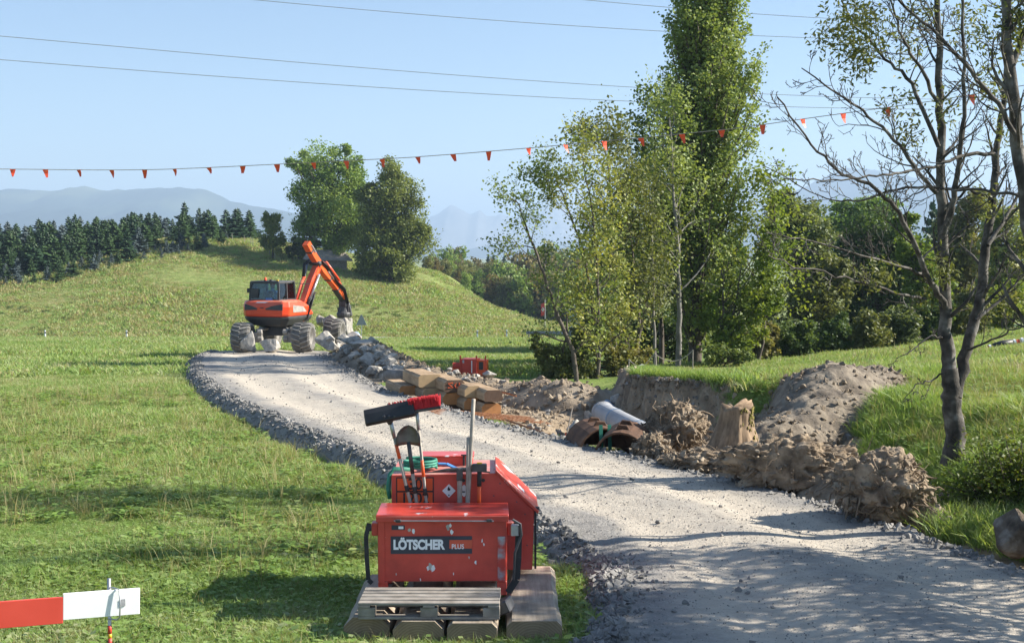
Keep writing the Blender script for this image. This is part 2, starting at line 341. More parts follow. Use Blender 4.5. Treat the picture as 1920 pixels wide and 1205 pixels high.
def hillh(x, y):
    A = np.interp(x, [-400, -220, -75, -57, -46, -40, -32, -22, -12.4, -8.5, -4.65, -0.8, 3.1, 6.5], [2, 4, 8.4, 9.9, 10.6, 10.3, 9.2, 7.4, 5.3, 4.1, 2.94, 1.63, 0.43, 0])
    g = sstep(112, 186, y)
    return A * g * (1 - sstep(192, 330, y)) - 7 * sstep(138, 225, y) * (1 - np.clip(A / 5, 0, 1))
def trench(x, y):
    return np.exp(-(((x - 2.3) / 1.5) ** 2 + ((y - 26.0) / 2.6) ** 2) ** 2)
def zt(x, y):
    x = np.asarray(x, float); y = np.asarray(y, float)
    b = base(y)
    z = b + 0.05 * fbm(x * 0.12, y * 0.12, 3, 3) * sstep(3, 30, y) + hillh(x, y) + 0.02 * fbm(x * .9, y * .9, 9, 2)
    z = z + 0.30 * fbm(x * 0.05, y * 0.05, 21, 3) * 1.0 * sstep(125, 165, y) + 0.12 * fbm(x * .35, y * .35, 22, 3) * sstep(125, 165, y)
    d = x - xr(y); nb = sstep(0, 1.2, d) * (1 - sstep(50, 70, y))
    Rz = 0.88 - 0.00033 * np.clip(y, 0, 115) ** 2 + 0.03 * np.clip(x - 6, 0, 30) - 0.058 * np.clip(y - 29, 0, 40) + 0.085 * np.clip(x - 8, 0, 30) * sstep(26, 44, y) + 0.06 * fbm(x * 0.3, y * 0.3, 5, 3)
    w_ = np.interp(y, [10, 20, 24.5, 26.5, 31, 34, 50], [2.4, 3.0, 2.2, 0.32, 0.3, 1.6, 4.0])
    bw = xm(y) + 0.22 * fbm(x * 0.9, y * 1.6, 31, 4) * sstep(24, 27, y)
    m = sstep(0, 1, (x - bw) / w_ + 0.5) * (1 - sstep(60, 110, y))
    low = z + 0.12 * nb * (1 - sstep(22, 25, y)) - 0.75 * trench(x, y)
    z = low * (1 - m) + Rz * m
    # the bed under the gravel road lies lower
    ins = sstep(-0.15, 0.25, x - xl(y)) * sstep(-0.15, 0.25, xr(y) - x) * (1 - sstep(53.5, 55, y))
    return z - 0.12 * ins
def dirtmask(x, y):
    d = x - xr(y)
    a = sstep(-0.3, 0.1, d) * (1 - sstep(0.5, 1.0, d + 0.3 * fbm(x, y, 41, 3))) * (1 - sstep(52, 56, y))
    tr = sstep(0.12, 0.35, trench(x, y))
    s = (x - xm(y)); wall = np.exp(-(s / 0.5) ** 2) * sstep(26.0, 27.2, y) * (1 - sstep(31.5, 33.5, y))
    nearl = np.exp(-((x - xl(y)) / 0.55) ** 2) * (1 - sstep(54, 57, y)) * 0.9
    low = (sstep(0, .3, d)) * (1 - sstep(-0.2, 0.3, d - np.interp(y, [14, 16, 20, 23, 36], [.5, 1.1, 2.2, 9, 9]))) * (1 - sstep(-0.5, 0.2, s)) * sstep(14.8, 15.6, y) * (1 - sstep(33, 36, y))
    return np.clip(np.maximum.reduce([a, tr, wall, nearl, low]), 0, 1)
def spaced(segs, lim, g):
    pts = [segs[0][0]]
    for a, b, h in segs:
        n = max(1, int(round((b - a) / h))); pts += list(a + (b - a) * (np.arange(n) + 1) / n)
    while pts[-1] < lim:
        stp = (pts[-1] - pts[-2]) * g; pts.append(pts[-1] + min(stp, 4000))
    return pts
def grow_axis(start, h, lim, g):
    p = [start]
    while p[-1] < lim: p.append(p[-1] + h); h *= g
    return p
gy = [-17000, -8000, -3000, -1000, -300, -100, -40, -15, -5, 0, 3, 5, 6.5] + list(np.arange(7.5, 24, 0.2)) + list(np.arange(24, 33, 0.14)) + grow_axis(33, 0.25, 230, 1.022)
gy += grow_axis(gy[-1] + 6, 7, 17000, 1.16)
xp = list(np.arange(-4, 9.01, 0.15)); xright = grow_axis(9.2, 0.2, 250, 1.05); xright += grow_axis(xright[-1] + 13, 16, 17000, 1.25)
xleft = grow_axis(4.2, 0.2, 250, 1.045); xleft += grow_axis(xleft[-1] + 13, 16, 17000, 1.25)
gx = np.array([-v for v in reversed(xleft)] + xp + xright); gy = np.array(gy)
X, Y = np.meshgrid(gx, gy); Z = zt(X, Y)
far = sstep(260, 700, np.hypot(X, Y)); Z = Z * (1 - far) - 9.0 * far
Vg = np.stack([X, Y, Z], -1).reshape(-1, 3)
def groundmat():
    m, t, b = newmat('meadow'); v = coords(t)
    n1 = noise(t, v, 0.11, 6, 0.6); n2 = noise(t, v, 1.3, 6, 0.65)
    mp = N(t, 'ShaderNodeMapping'); mp.inputs['Scale'].default_value = (0.25, 0.9, 1); t.links.new(v, mp.inputs[0])
    n3 = noise(t, mp.outputs[0], 0.16, 5, 0.6)
    g = ramp(t, n2, [(0.3, (0.09, 0.14, 0.03)), (0.5, (0.165, 0.235, 0.055)), (0.7, (0.25, 0.30, 0.095))])
    dry = ramp(t, n2, [(0.3, (0.17, 0.17, 0.06)), (0.7, (0.30, 0.27, 0.12))])
    at = N(t, 'ShaderNodeAttribute', attribute_name='dry')
    f = N(t, 'ShaderNodeMath', operation='MULTIPLY'); t.links.new(ramp(t, n1, [(0.35, 0.15), (0.65, 1.0)]), f.inputs[0]); t.links.new(at.outputs['Fac'], f.inputs[1])
    col = mixc(t, f.outputs[0], g, dry)
    col = mixc(t, ramp(t, n3, [(0.5, 0.0), (0.75, 0.45)]), col, (0.20, 0.20, 0.07))
    s1 = noise(t, v, 2.2, 8, 0.7); soil = ramp(t, s1, [(0.3, (0.17, 0.125, 0.085)), (0.5, (0.33, 0.26, 0.18)), (0.7, (0.48, 0.40, 0.30))])
    ad = N(t, 'ShaderNodeAttribute', attribute_name='dirt')
    dm = N(t, 'ShaderNodeMath', operation='ADD'); t.links.new(ad.outputs['Fac'], dm.inputs[0])
    sub = N(t, 'ShaderNodeMath', operation='SUBTRACT'); sub.inputs[1].default_value = 0.5; t.links.new(noise(t, v, 3.0, 4), sub.inputs[0]); t.links.new(sub.outputs[0], dm.inputs[1])
    col = mixc(t, ramp(t, dm.outputs[0], [(0.38, 0.0), (0.6, 1.0)]), col, soil)
    t.links.new(col, b.inputs['Base Color']); b.inputs['Roughness'].default_value = 0.95; b.inputs['Specular IOR Level'].default_value = 0.2
    bump(t, b, noise(t, v, 9, 8, 0.7), 0.9, 0.12); return m
M['ground'] = groundmat()
gm = np_mesh('ground', Vg, grid_faces(len(gx), len(gy)), M['ground'], True)
def attr(me, name, arr, typ='FLOAT', key='value'):
    a = me.attributes.new(name, typ, 'POINT'); a.data.foreach_set(key, np.asarray(arr, np.float32).ravel())
dry = np.clip(sstep(118, 140, Vg[:, 1]) * 0.75 + 0.5 * sstep(34, 46, Vg[:, 1]) * (1 - sstep(60, 75, Vg[:, 1])) * (Vg[:, 0] < -4), 0, 1)
attr(gm, 'dirt', dirtmask(Vg[:, 0], Vg[:, 1])); attr(gm, 'dry', dry)
tag(link('ground', gm), kind='structure')
# ---- gravel road, a raised embankment with shaped shoulders
def zroad(x, y):
    "top of the gravel"
    t = (x - xl(y)) / (xr(y) - xl(y)); cr = np.interp(y, [9, 15, 22], [0.17, 0.2, 0.3]) + 0.05 * np.sin(np.clip(t, 0, 1) * math.pi)
    rut = -0.05 * (np.exp(-((t - 0.28) / 0.10) ** 2) + np.exp(-((t - 0.70) / 0.10) ** 2))
    return base(y) + cr + rut + 0.012 * fbm(x * 0.9, y * 1.3, 51, 4)
ry = np.concatenate([np.arange(4, 30, 0.14), np.arange(30, 54.6, 0.3)]); rt = np.concatenate([[-0.22, -0.17, -0.12, -0.08, -0.04, -0.015], np.linspace(0.01, 0.99, 56), [1.02, 1.05, 1.09, 1.14]])
T, YY = np.meshgrid(rt, ry); wid = xr(YY) - xl(YY)
XX = xl(YY) + T * wid + 0.10 * fbm(YY * 0.9 + T * 3, T * 2 + YY * .2, 61, 3)
ZZ = zroad(XX, YY)
sh = np.where(T < 0, sstep(0, 0.2, -T), 0) + np.where(T > 1, sstep(0, 0.13, T - 1), 0)
endf = sstep(53.0, 54.4, YY)
edge = np.clip(sh, 0, 1)
ZZ = ZZ - edge * 0.55 - endf * 0.6 + (0.05 + 0.03 * edge) * fbm(XX * 3.2, YY * 3.2, 71, 3) * sstep(0, 0.12, np.maximum(0.08 - T, T - 0.94)) * (1 - edge * .5)
# churned tyre tracks beside the boxes
trk = np.exp(-(((XX - 0.75) / 0.45) ** 2)) * sstep(13.0, 13.6, YY) * (1 - sstep(15.6, 16.4, YY))
ZZ = ZZ + trk * (0.035 * np.sin(YY * 26 + np.abs(XX - 0.75) * 9) - 0.04)
def roadmat():
    m, t, b = newmat('gravel'); v = coords(t)
    n1 = noise(t, v, 0.8, 6, 0.6); n2 = noise(t, v, 26, 4, 0.75); n3 = noise(t, v, 5, 7, 0.7)
    at = N(t, 'ShaderNodeAttribute', attribute_name='track')
    fines = ramp(t, n3, [(0.3, (0.43, 0.375, 0.30)), (0.7, (0.56, 0.50, 0.41))])
    grey = ramp(t, n3, [(0.3, (0.18, 0.172, 0.16)), (0.7, (0.34, 0.32, 0.29))])
    f = N(t, 'ShaderNodeMath', operation='ADD'); t.links.new(at.outputs['Fac'], f.inputs[0])
    q = N(t, 'ShaderNodeMath', operation='SUBTRACT'); q.inputs[1].default_value = 0.5; t.links.new(n1, q.inputs[0]); t.links.new(q.outputs[0], f.inputs[1])
    col = mixc(t, ramp(t, f.outputs[0], [(0.2, 0.0), (0.7, 1.0)]), grey, fines)
    col = mixc(t, ramp(t, n2, [(0.3, 0.6), (0.42, 0.0)]), col, (0.2, 0.19, 0.175))
    col = mixc(t, ramp(t, n2, [(0.6, 0.0), (0.72, 0.6)]), col, (0.62, 0.60, 0.56))
    t.links.new(col, b.inputs['Base Color']); b.inputs['Roughness'].default_value = 0.95
    ah = N(t, 'ShaderNodeMath', operation='ADD'); t.links.new(n2, ah.inputs[0]); t.links.new(n3, ah.inputs[1])
    bump(t, b, ah.outputs[0], 0.8, 0.035); return m
M['gravel'] = roadmat()
rm = np_mesh('gravel_road', np.stack([XX, YY, ZZ], -1).reshape(-1, 3), grid_faces(len(rt), len(ry)), M['gravel'], True)
track = np.clip(np.exp(-((T - 0.28) / 0.16) ** 2) + np.exp(-((T - 0.70) / 0.17) ** 2), 0, 1) * 0.95 * (1 - edge) - trk * .8
attr(rm, 'track', track)
tag(link('gravel_road', rm), kind='structure')
# ---- paved country road across the view
pts = np.array([(x, 114 + 0.02 * x + 0.00008 * x * x) for x in np.linspace(-140, 60, 90)])
V_ = []
for off in (-2.0, 2.0):
    for (x, y) in pts: V_.append((x, y + off, float(zt(x, y)) + (0.22)))
for off in (-2.5, 2.5):
    for (x, y) in pts: V_.append((x, y + off, float(zt(x, y)) - 0.3))
n_ = len(pts); Qr = [(i, i + 1, n_ + i + 1, n_ + i) for i in range(n_ - 1)] + [(2 * n_ + i, 2 * n_ + i + 1, i + 1, i) for i in range(n_ - 1)] + [(n_ + i, n_ + i + 1, 3 * n_ + i + 1, 3 * n_ + i) for i in range(n_ - 1)]
tag(link('country_road', np_mesh('country_road', V_, Qr, M['asphalt'])), kind='structure')
# ---- mountains (distant terrain) and the air between
def mountain(name, prof, D, depth, seed, mt, rough):
    "prof = [(px, py)] skyline; a ridge built at its own distance with slopes on both sides"
    nx, ny = 260, 44
    pxs = np.linspace(prof[0][0], prof[-1][0], nx); pys = np.interp(pxs, [p[0] for p in prof], [p[1] for p in prof])
    x0 = (pxs - CX) / F * D; top = CAMH + (480 - pys) / F * D
    s = np.linspace(-1, 1, ny)
    S, X0 = np.meshgrid(s, x0, indexing='ij'); TOP = np.broadcast_to(top, S.shape)
    prof_z = (1 - np.abs(S)) ** 0.9
    yy = D + S * depth
    gull = fbm(X0 / (depth * 0.16), yy / (depth * 0.5), seed, 5) * np.sin(np.pi * np.clip(1 - np.abs(S), 0, 1)) 
    z = -8 + (TOP + 8) * prof_z * (1 + rough * gull)
    z = z + TOP * 0.012 * fbm(X0 / (depth * 0.02), yy / (depth * .05), seed + 9, 3) * (np.abs(S) < 0.95)
    me = np_mesh(name, np.stack([X0, yy, z], -1).reshape(-1, 3), grid_faces(nx, ny), mt, True)
    tag(link(name, me), kind='structure')
M['mountain_forest'] = mat('forested_mountain', [(0.4, (0.018, 0.030, 0.022)), (0.56, (0.032, 0.05, 0.03)), (0.64, (0.10, 0.12, 0.06))], 0.0011, 1.0, world=True, detail=6, spec=0.0)
M['mountain_rock'] = mat('alpine_rock', [(0.35, (0.13, 0.125, 0.12)), (0.62, (0.24, 0.235, 0.225)), (0.68, (0.6, 0.6, 0.62))], 0.0009, 1.0, world=True, detail=7, spec=0.0)
mountain('forested_ridge', [(-900, 400), (-500, 372), (-250, 385), (-60, 355), (40, 352), (110, 356), (165, 347), (200, 355), (285, 352), (345, 349), (385, 354), (430, 372), (480, 384), (540, 395), (640, 420), (760, 450), (860, 478)], 5600, 1500, 5, M['mountain_forest'], 0.25)
mountain('alpine_range', [(600, 470), (700, 440), (760, 420), (800, 410), (825, 398), (845, 383), (858, 388), (872, 395), (884, 402), (900, 392), (912, 404), (925, 405), (940, 400), (960, 408), (985, 402), (1010, 390), (1040, 382), (1090, 400), (1150, 396), (1220, 380), (1330, 400), (1400, 420), (1480, 450)], 9500, 1500, 15, M['mountain_rock'], 0.15)
mountain('foothills', [(560, 470), (760, 462), (860, 470), (930, 457), (1010, 462), (1100, 450), (1250, 455), (1400, 468)], 7000, 800, 25, M['mountain_forest'], 0.2)
mountain('wooded_mountain', [(1250, 440), (1380, 405), (1450, 378), (1500, 350), (1540, 330), (1580, 312), (1625, 318), (1680, 325), (1740, 340), (1800, 352), (1880, 358), (1960, 372), (2100, 390), (2400, 370), (2800, 420)], 6500, 1600, 35, M['mountain_forest'], 0.2)
hz = MB().box((0, 0, 240), (37000, 37000, 528))
hm = bpy.data.materials.new('haze'); hm.use_nodes = True; ht = hm.node_tree; ht.nodes.clear()
ho = ht.nodes.new('ShaderNodeOutputMaterial'); hv = ht.nodes.new('ShaderNodeVolumePrincipled')
hv.inputs['Color'].default_value = (0.56, 0.755, 1.0, 1); hv.inputs['Density'].default_value = 0.00023; hv.inputs['Anisotropy'].default_value = 0.1
ht.links.new(hv.outputs[0], ho.inputs['Volume'])
HZ = hz.build('haze', hm); tag(HZ, kind='stuff')
# ================================================================ vegetation
class TB:
    "tree builder: tubes for wood, leaf quads from points"
    def __init__(s, seed): s.rng = np.random.default_rng(seed); s.wv = []; s.wq = []; s.n = 0; s.lp = []; s.lr = []
    def tube(s, pts, rad, n=6):
        pts = np.asarray(pts, float); m = len(pts)
        rad = np.asarray(rad if hasattr(rad, '__len__') else [rad] * m, float)
        d = np.gradient(pts, axis=0); d /= np.linalg.norm(d, axis=1)[:, None] + 1e-9
        ref = np.array([1.0, 0.13, 0.0]) if abs(d[0][0]) < 0.8 else np.array([0, 1.0, 0.2])
        x = np.cross(d, ref); x /= np.linalg.norm(x, axis=1)[:, None] + 1e-9; y = np.cross(d, x)
        a = np.arange(n) * 2 * np.pi / n
        ring = pts[:, None, :] + rad[:, None, None] * (x[:, None, :] * np.cos(a)[None, :, None] + y[:, None, :] * np.sin(a)[None, :, None])
        i = np.arange(m - 1)[:, None] * n; k = np.arange(n)[None, :]; k2 = (k + 1) % n
        q = np.stack([i + k, i + k2, i + n + k2, i + n + k], -1).reshape(-1, 4) + s.n
        s.wv.append(ring.reshape(-1, 3)); s.wq.append(q); s.n += m * n
    def leaf(s, p, r): s.lp.append(p); s.lr.append(r)
    def branch(s, p, d, L, r, lvl, prm):
        rng = s.rng; n = prm.get('n', 5) if lvl else prm.get('n0', 8); n = max(3, n - lvl)
        p = np.array(p, float); d = np.array(d, float); d /= np.linalg.norm(d); pts = [p]; ds = [d]
        for i in range(n):
            d = d + rng.normal(0, prm['wob'], 3) + np.array([0, 0, prm['trop'][min(lvl, len(prm['trop']) - 1)]]); d /= np.linalg.norm(d)
            p = p + d * L / n; pts.append(p); ds.append(d)
        rad = np.linspace(r, max(r * prm.get('taper', 0.35), 0.004), n + 1)
        s.tube(pts, rad, [8, 6, 5, 4, 3, 3][min(lvl, 5)])
        s.sub(pts, ds, rad, L, lvl, prm)
    def sub(s, pts, ds, rad, L, lvl, prm, t0=None):
        rng = s.rng; n = len(pts) - 1
        if lvl < prm['max']:
            kk = prm['kids'][min(lvl, len(prm['kids']) - 1)]; k = int(kk) + (rng.random() < kk - int(kk)); t0 = prm.get('t0', 0.25) if t0 is None else t0
            for j in range(k):
                t = t0 + (1 - t0) * (j + rng.random()) / max(k, 1); f = min(t, 0.999) * n; i = int(f); q = f - i
                pp = np.asarray(pts[i]) * (1 - q) + np.asarray(pts[i + 1]) * q; dd = np.asarray(ds[i]); rr = rad[i] * (1 - q) + rad[i + 1] * q
                ax = rng.normal(size=3); ax -= dd * ax.dot(dd); ax /= np.linalg.norm(ax) + 1e-9
                an = math.radians(prm['ang'] * rng.uniform(0.7, 1.3)); nd = dd * math.cos(an) + ax * math.sin(an)
                s.branch(pp, nd, L * prm['ratio'] * rng.uniform(0.65, 1.15) * (1.1 - 0.45 * t), max(rr * prm.get('rr', 0.55), 0.004), lvl + 1, prm)
        if lvl >= prm['leaf']:
            for i in range(1, n + 1): s.leaf(pts[i], prm.get('lr', 0.25))
    def clump(s, c, rad, k, lr):
        rng = s.rng; c = np.array(c, float)
        for _ in range(k):
            v = rng.normal(size=3); v /= np.linalg.norm(v); s.leaf(c + v * np.array(rad) * rng.random() ** 0.35, lr)
    def wood(s, name, mt, parent):
        V = np.concatenate(s.wv); Q = np.concatenate(s.wq); return link(name, np_mesh(name, V, Q, mt, True), parent)
    def leaves(s, name, mt, parent, per, size, asp=0.55, flat=0.4, drop=0.0, lp=None):
        rng = s.rng; c = np.array(s.lp if lp is None else lp); r = np.array(s.lr if lp is None else [s.lr[0]] * len(c))
        if drop: kp = rng.random(len(c)) > drop; c = c[kp]; r = r[kp]
        c = np.repeat(c, per, 0); r = np.repeat(r, per)
        k = len(c); c = c + rng.normal(size=(k, 3)) * r[:, None] * 0.5
        nrm = rng.normal(size=(k, 3)); nrm[:, 2] = np.abs(nrm[:, 2]) + flat; nrm /= np.linalg.norm(nrm, axis=1)[:, None]
        a = rng.normal(size=(k, 3)); a -= nrm * (a * nrm).sum(1)[:, None]; a /= np.linalg.norm(a, axis=1)[:, None] + 1e-9
        b = np.cross(nrm, a); sz = size * rng.uniform(0.55, 1.35, k)[:, None]
        V = np.stack([c - a * sz * .5, c + b * sz * asp * .5 + nrm * sz * .08, c + a * sz * .5, c - b * sz * asp * .5 + nrm * sz * .08], 1).reshape(-1, 3)
        return link(name, np_mesh(name, V, np.arange(4 * k).reshape(-1, 4), mt), parent)
def gz(x, y): return float(zt(x, y))
def ellip_tree(name, label, base_px, D, ells, lm, per=9, nclump=60, size=0.25, seed=1, bark='bark_dark', trunk_r=0.2, group=None, cat='tree', sub=30, top=None, zbase=None, csize=0.33, stems=1):
    "a tree whose crown fills several overlapping volumes measured on the photograph, set at its own distance"
    bp = P(base_px[0], base_px[1], D); bz = gz(bp.x, D) if zbase is None else zbase
    root = thing(name, label, cat, (bp.x, D, bz), 0, group); tb = TB(seed); rng = tb.rng; o = np.array([bp.x, D, bz])
    k = D / F; tot = sum(e[2] * e[3] for e in ells); cl = []
    for (cx, cy, rx, ry) in ells:
        c = np.array(P(cx, cy, D)) - o; ra = np.array([rx * k, rx * k * 0.95, ry * k])
        for _ in range(max(4, int(1.25 * nclump * rx * ry / tot))):
            v = rng.normal(size=3); v /= np.linalg.norm(v); f = rng.random() ** 0.4 * 0.85; pc = c + v * ra * f
            cr = csize * (rx * ry) ** 0.5 * k * rng.uniform(0.6, 1.3)
            tb.clump(pc, (cr, cr, cr * 0.8), sub, cr * 0.45); cl.append(pc)
    cl = np.array(cl); mid = cl.mean(0); hi = np.percentile(cl[:, 2], 85)
    for sn in range(stems):
        off = np.array([rng.normal(0, .25), rng.normal(0, .25), 0]) if stems > 1 else np.zeros(3)
        zz = np.linspace(-0.3, hi, 9); tr = np.stack([off[0] * (1 + zz * .3) + (mid[0]) * np.clip(zz / hi, 0, 1) ** 1.3 + rng.normal(0, .04, 9), off[1] * (1 + zz * .3) + rng.normal(0, .04, 9), zz], 1)
        tb.tube(tr, np.linspace(trunk_r, trunk_r * .25, 9), 8)
        for pc in cl[rng.permutation(len(cl))[:max(6, int(nclump * 0.4 / stems))]]:
            h = np.clip(pc[2] * rng.uniform(.3, .75), 0.2 * hi, hi * .95); st = np.array([np.interp(h, zz, tr[:, 0]), np.interp(h, zz, tr[:, 1]), h])
            mdp = (st + pc) / 2 + np.array([0, 0, -.06 * np.linalg.norm(pc - st)]) + rng.normal(0, .05, 3)
            tb.tube([st, mdp, pc], [trunk_r * .3, trunk_r * .2, trunk_r * .06], 4)
    tb.wood('trunk', M[bark], root); tb.leaves('crown', M[lm], root, per, size, 0.6)
    return root
# ---- big pair of trees on the hill
ellip_tree('maple_tree', 'large bright green tree, the left of the pair on the hill', (612, 492), 168, [(610, 335, 78, 68), (630, 400, 78, 70), (585, 420, 45, 50), (560, 310, 38, 30), (570, 460, 35, 25), (650, 300, 35, 30), (668, 370, 30, 60), (610, 465, 65, 32), (650, 440, 45, 45)], 'leaf_maple', 14, 130, 0.34, 11, trunk_r=0.5, sub=22)
ellip_tree('chestnut_tree', 'rounded olive green tree, the right of the pair on the hill', (735, 522), 162, [(735, 390, 58, 80), (752, 450, 58, 70), (700, 440, 45, 70), (720, 480, 65, 45), (785, 440, 30, 45), (690, 380, 35, 55), (735, 345, 50, 45), (735, 505, 60, 28), (690, 490, 40, 30)], 'leaf_chestnut', 14, 140, 0.34, 12, trunk_r=0.5, sub=22)
ellip_tree('yellowing_tree', 'small yellowing tree between the spruces and the big pair', (512, 474), 166, [(512, 432, 24, 36), (505, 410, 15, 18), (512, 456, 26, 20)], 'leaf_yellow', 12, 44, 0.28, 13, trunk_r=0.15, sub=16)
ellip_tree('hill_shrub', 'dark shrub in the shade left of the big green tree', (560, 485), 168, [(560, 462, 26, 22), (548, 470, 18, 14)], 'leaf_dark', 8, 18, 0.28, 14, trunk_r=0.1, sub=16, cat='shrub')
# ---- poplar
def poplar():
    D = 47; b = P(1300, 690, D); o = np.array([b.x, D, gz(b.x, D)])
    root = thing('poplar_tree', 'tall columnar poplar rising out of the top of the picture', 'tree', tuple(o)); tb = TB(21); rng = tb.rng
    H = 14.4; zz = np.linspace(-.4, H, 14); tr = np.stack([0.04 * np.clip(zz, 0, 99) + rng.normal(0, .03, 14), rng.normal(0, .03, 14), zz], 1)
    tb.tube(tr, np.linspace(.27, .03, 14), 10)
    env = lambda z: np.interp(z / H, [0, .05, .18, .45, .72, .9, 1], [.5, 1.0, 1.6, 2.0, 2.0, 1.65, .6])
    for i in range(280):
        z0 = H * rng.uniform(.03, .9); a = rng.uniform(0, 2 * np.pi); L = rng.uniform(1.6, 4.0) * (1 - .4 * z0 / H)
        st = np.array([np.interp(z0, zz, tr[:, 0]), np.interp(z0, zz, tr[:, 1]), z0]); ze = min(z0 + L, H + .3); r1 = env(min(ze, H)) * rng.uniform(.35, 1.02)
        en = np.array([np.interp(ze, zz, tr[:, 0]) + math.cos(a) * r1, math.sin(a) * r1, ze]); md = st * .45 + en * .55 + np.array([math.cos(a), math.sin(a), 0]) * .22 * r1
        tb.tube([st, md, en], [.05, .03, .008], 4)
        for t in np.linspace(.15, 1.05, 9):
            q = (1 - t) ** 2 * st + 2 * t * (1 - t) * md + t * t * en
            for _ in range(3): tb.leaf(q + rng.normal(0, .14, 3) + np.array([0, 0, rng.uniform(-.1, .25)]), .2)
    tb.wood('trunk', M['bark_dark'], root); tb.leaves('crown', M['leaf_poplar'], root, 11, .115, .8, 0.2)
poplar()
# ---- slender stream-side trees
def stem_tree(name, label, line, D, r0, lm, seed, kids, per, size, lr=0.3, bark='bark_grey', L=1.4, t0=0.3, drop=0.0, ang=48, trop=0.1):
    b = P(line[0][0], line[0][1], D); o = np.array([b.x, D, min(gz(b.x, D), b.z + .3)])
    root = thing(name, label, 'tree', tuple(o)); tb = TB(seed); rng = tb.rng
    pts = np.array([np.array(P(px, py, D + rng.normal(0, .12))) - o for px, py in line]); pts[0][2] = min(pts[0][2], 0) - 0.25
    tt = np.linspace(0, len(pts) - 1, 4 * len(pts)); pp = np.stack([np.interp(tt, range(len(pts)), pts[:, k]) for k in range(3)], 1)
    pp[1:] += rng.normal(0, .02, pp[1:].shape); rad = np.linspace(r0, r0 * .18, len(pp)); tb.tube(pp, rad, 7)
    ds = np.gradient(pp, axis=0); ds /= np.linalg.norm(ds, axis=1)[:, None]
    tb.sub(list(pp), list(ds), rad, L / .62, 0, dict(max=3, kids=[kids, 3, 2], wob=.16, trop=[0, trop, .06], ang=ang, ratio=.62, leaf=2, lr=lr, n=5, rr=.5), t0)
    tb.wood('trunk', M[bark], root)
    tb.leaves('crown', M[lm], root, per, size, .65, .2, drop); return root
stem_tree('stream_tree', 'thin dark tree leaning left at the edge of the bright field', [(1085, 748), (1078, 665), (1045, 590), (1015, 500), (985, 420), (968, 375)], 38.5, .085, 'leaf_yellow', 31, 14, 8, .10, .35, 'bark_dark', 1.25, .16, .2)
stem_tree('stream_tree', 'yellow-green tree with twin look just right of the leaning tree', [(1118, 752), (1124, 640), (1120, 520), (1112, 400), (1090, 290)], 39.5, .075, 'leaf_yellow', 32, 20, 9, .115, .4, 'bark_dark', 1.7, .16)
stem_tree('stream_tree', 'slim yellowing tree whose crown leans left beside the pennants', [(1125, 752), (1120, 620), (1098, 480), (1060, 380), (1040, 330)], 41, .07, 'leaf_yellow', 33, 17, 9, .115, .38, 'bark_dark', 1.5, .16)
stem_tree('stream_tree', 'slim green tree topping out below the fifth pennant from the poplar', [(1150, 748), (1155, 600), (1150, 440), (1140, 300), (1130, 268)], 42, .07, 'leaf_olive', 34, 20, 9, .12, .42, 'bark_grey', 1.7, .14)
stem_tree('stream_tree', 'thin bare-stemmed tree left of the pale straight trunk', [(1190, 720), (1200, 600), (1185, 460), (1165, 340)], 42.5, .07, 'leaf_olive', 35, 18, 8, .115, .42, 'bark_dark', 1.7, .15)
stem_tree('stream_tree', 'dead-looking thin stem standing among the stream-side trees', [(1228, 705), (1226, 560), (1222, 430), (1215, 340)], 43, .06, 'leaf_olive', 36, 15, 7, .115, .42, 'bark_grey', 1.5, .18, .1)
stem_tree('stream_tree', 'pale straight trunk standing just left of the poplar', [(1270, 690), (1274, 600), (1270, 460), (1262, 330), (1255, 220)], 44, .115, 'leaf_poplar', 37, 22, 9, .12, .45, 'bark_grey', 2.0, .3)
stem_tree('stream_tree', 'dark leafy tree whose crown meets the left side of the poplar', [(1240, 700), (1238, 560), (1232, 400), (1225, 210)], 48, .12, 'leaf_dark', 38, 30, 12, .15, .5, 'bark_dark', 2.2, .3)
stem_tree('stream_tree', 'fresh yellow-green young tree right of the poplar foot', [(1420, 680), (1440, 560), (1450, 450), (1452, 350)], 46, .08, 'leaf_fresh', 39, 18, 7, .14, .45, 'bark_dark', 1.9, .15)
ellip_tree('stream_shrub', 'leafy shrub round the foot of the leaning tree', (1050, 735), 40, [(1045, 680, 38, 48), (1020, 650, 30, 30), (1090, 690, 45, 50), (1100, 630, 40, 45)], 'leaf_olive', 8, 55, .12, 41, trunk_r=.05, sub=18, cat='shrub', stems=3)
ellip_tree('stream_shrub', 'yellowish shrub in front of the thin trunks by the ditch', (1150, 742), 41, [(1150, 695, 42, 50), (1190, 680, 38, 50), (1140, 630, 36, 45)], 'leaf_olive', 8, 50, .12, 42, trunk_r=.05, sub=18, cat='shrub', stems=3)
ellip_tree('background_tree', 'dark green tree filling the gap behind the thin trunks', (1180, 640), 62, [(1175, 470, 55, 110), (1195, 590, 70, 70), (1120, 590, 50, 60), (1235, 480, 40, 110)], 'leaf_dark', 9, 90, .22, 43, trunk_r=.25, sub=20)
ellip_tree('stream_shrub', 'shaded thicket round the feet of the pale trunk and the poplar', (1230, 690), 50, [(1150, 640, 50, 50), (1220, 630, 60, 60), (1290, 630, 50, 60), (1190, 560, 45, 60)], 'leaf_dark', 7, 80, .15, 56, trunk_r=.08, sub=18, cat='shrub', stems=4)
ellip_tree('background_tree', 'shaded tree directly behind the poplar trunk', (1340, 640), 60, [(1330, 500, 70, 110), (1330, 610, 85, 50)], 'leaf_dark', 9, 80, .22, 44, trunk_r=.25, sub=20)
ellip_tree('stream_shrub', 'fresh green shrub at the right foot of the poplar', (1370, 680), 45, [(1350, 590, 42, 70), (1405, 580, 50, 80), (1370, 650, 50, 35), (1440, 470, 36, 60), (1445, 550, 35, 50)], 'leaf_fresh', 6, 70, .14, 45, trunk_r=.07, sub=20, cat='shrub', stems=3)
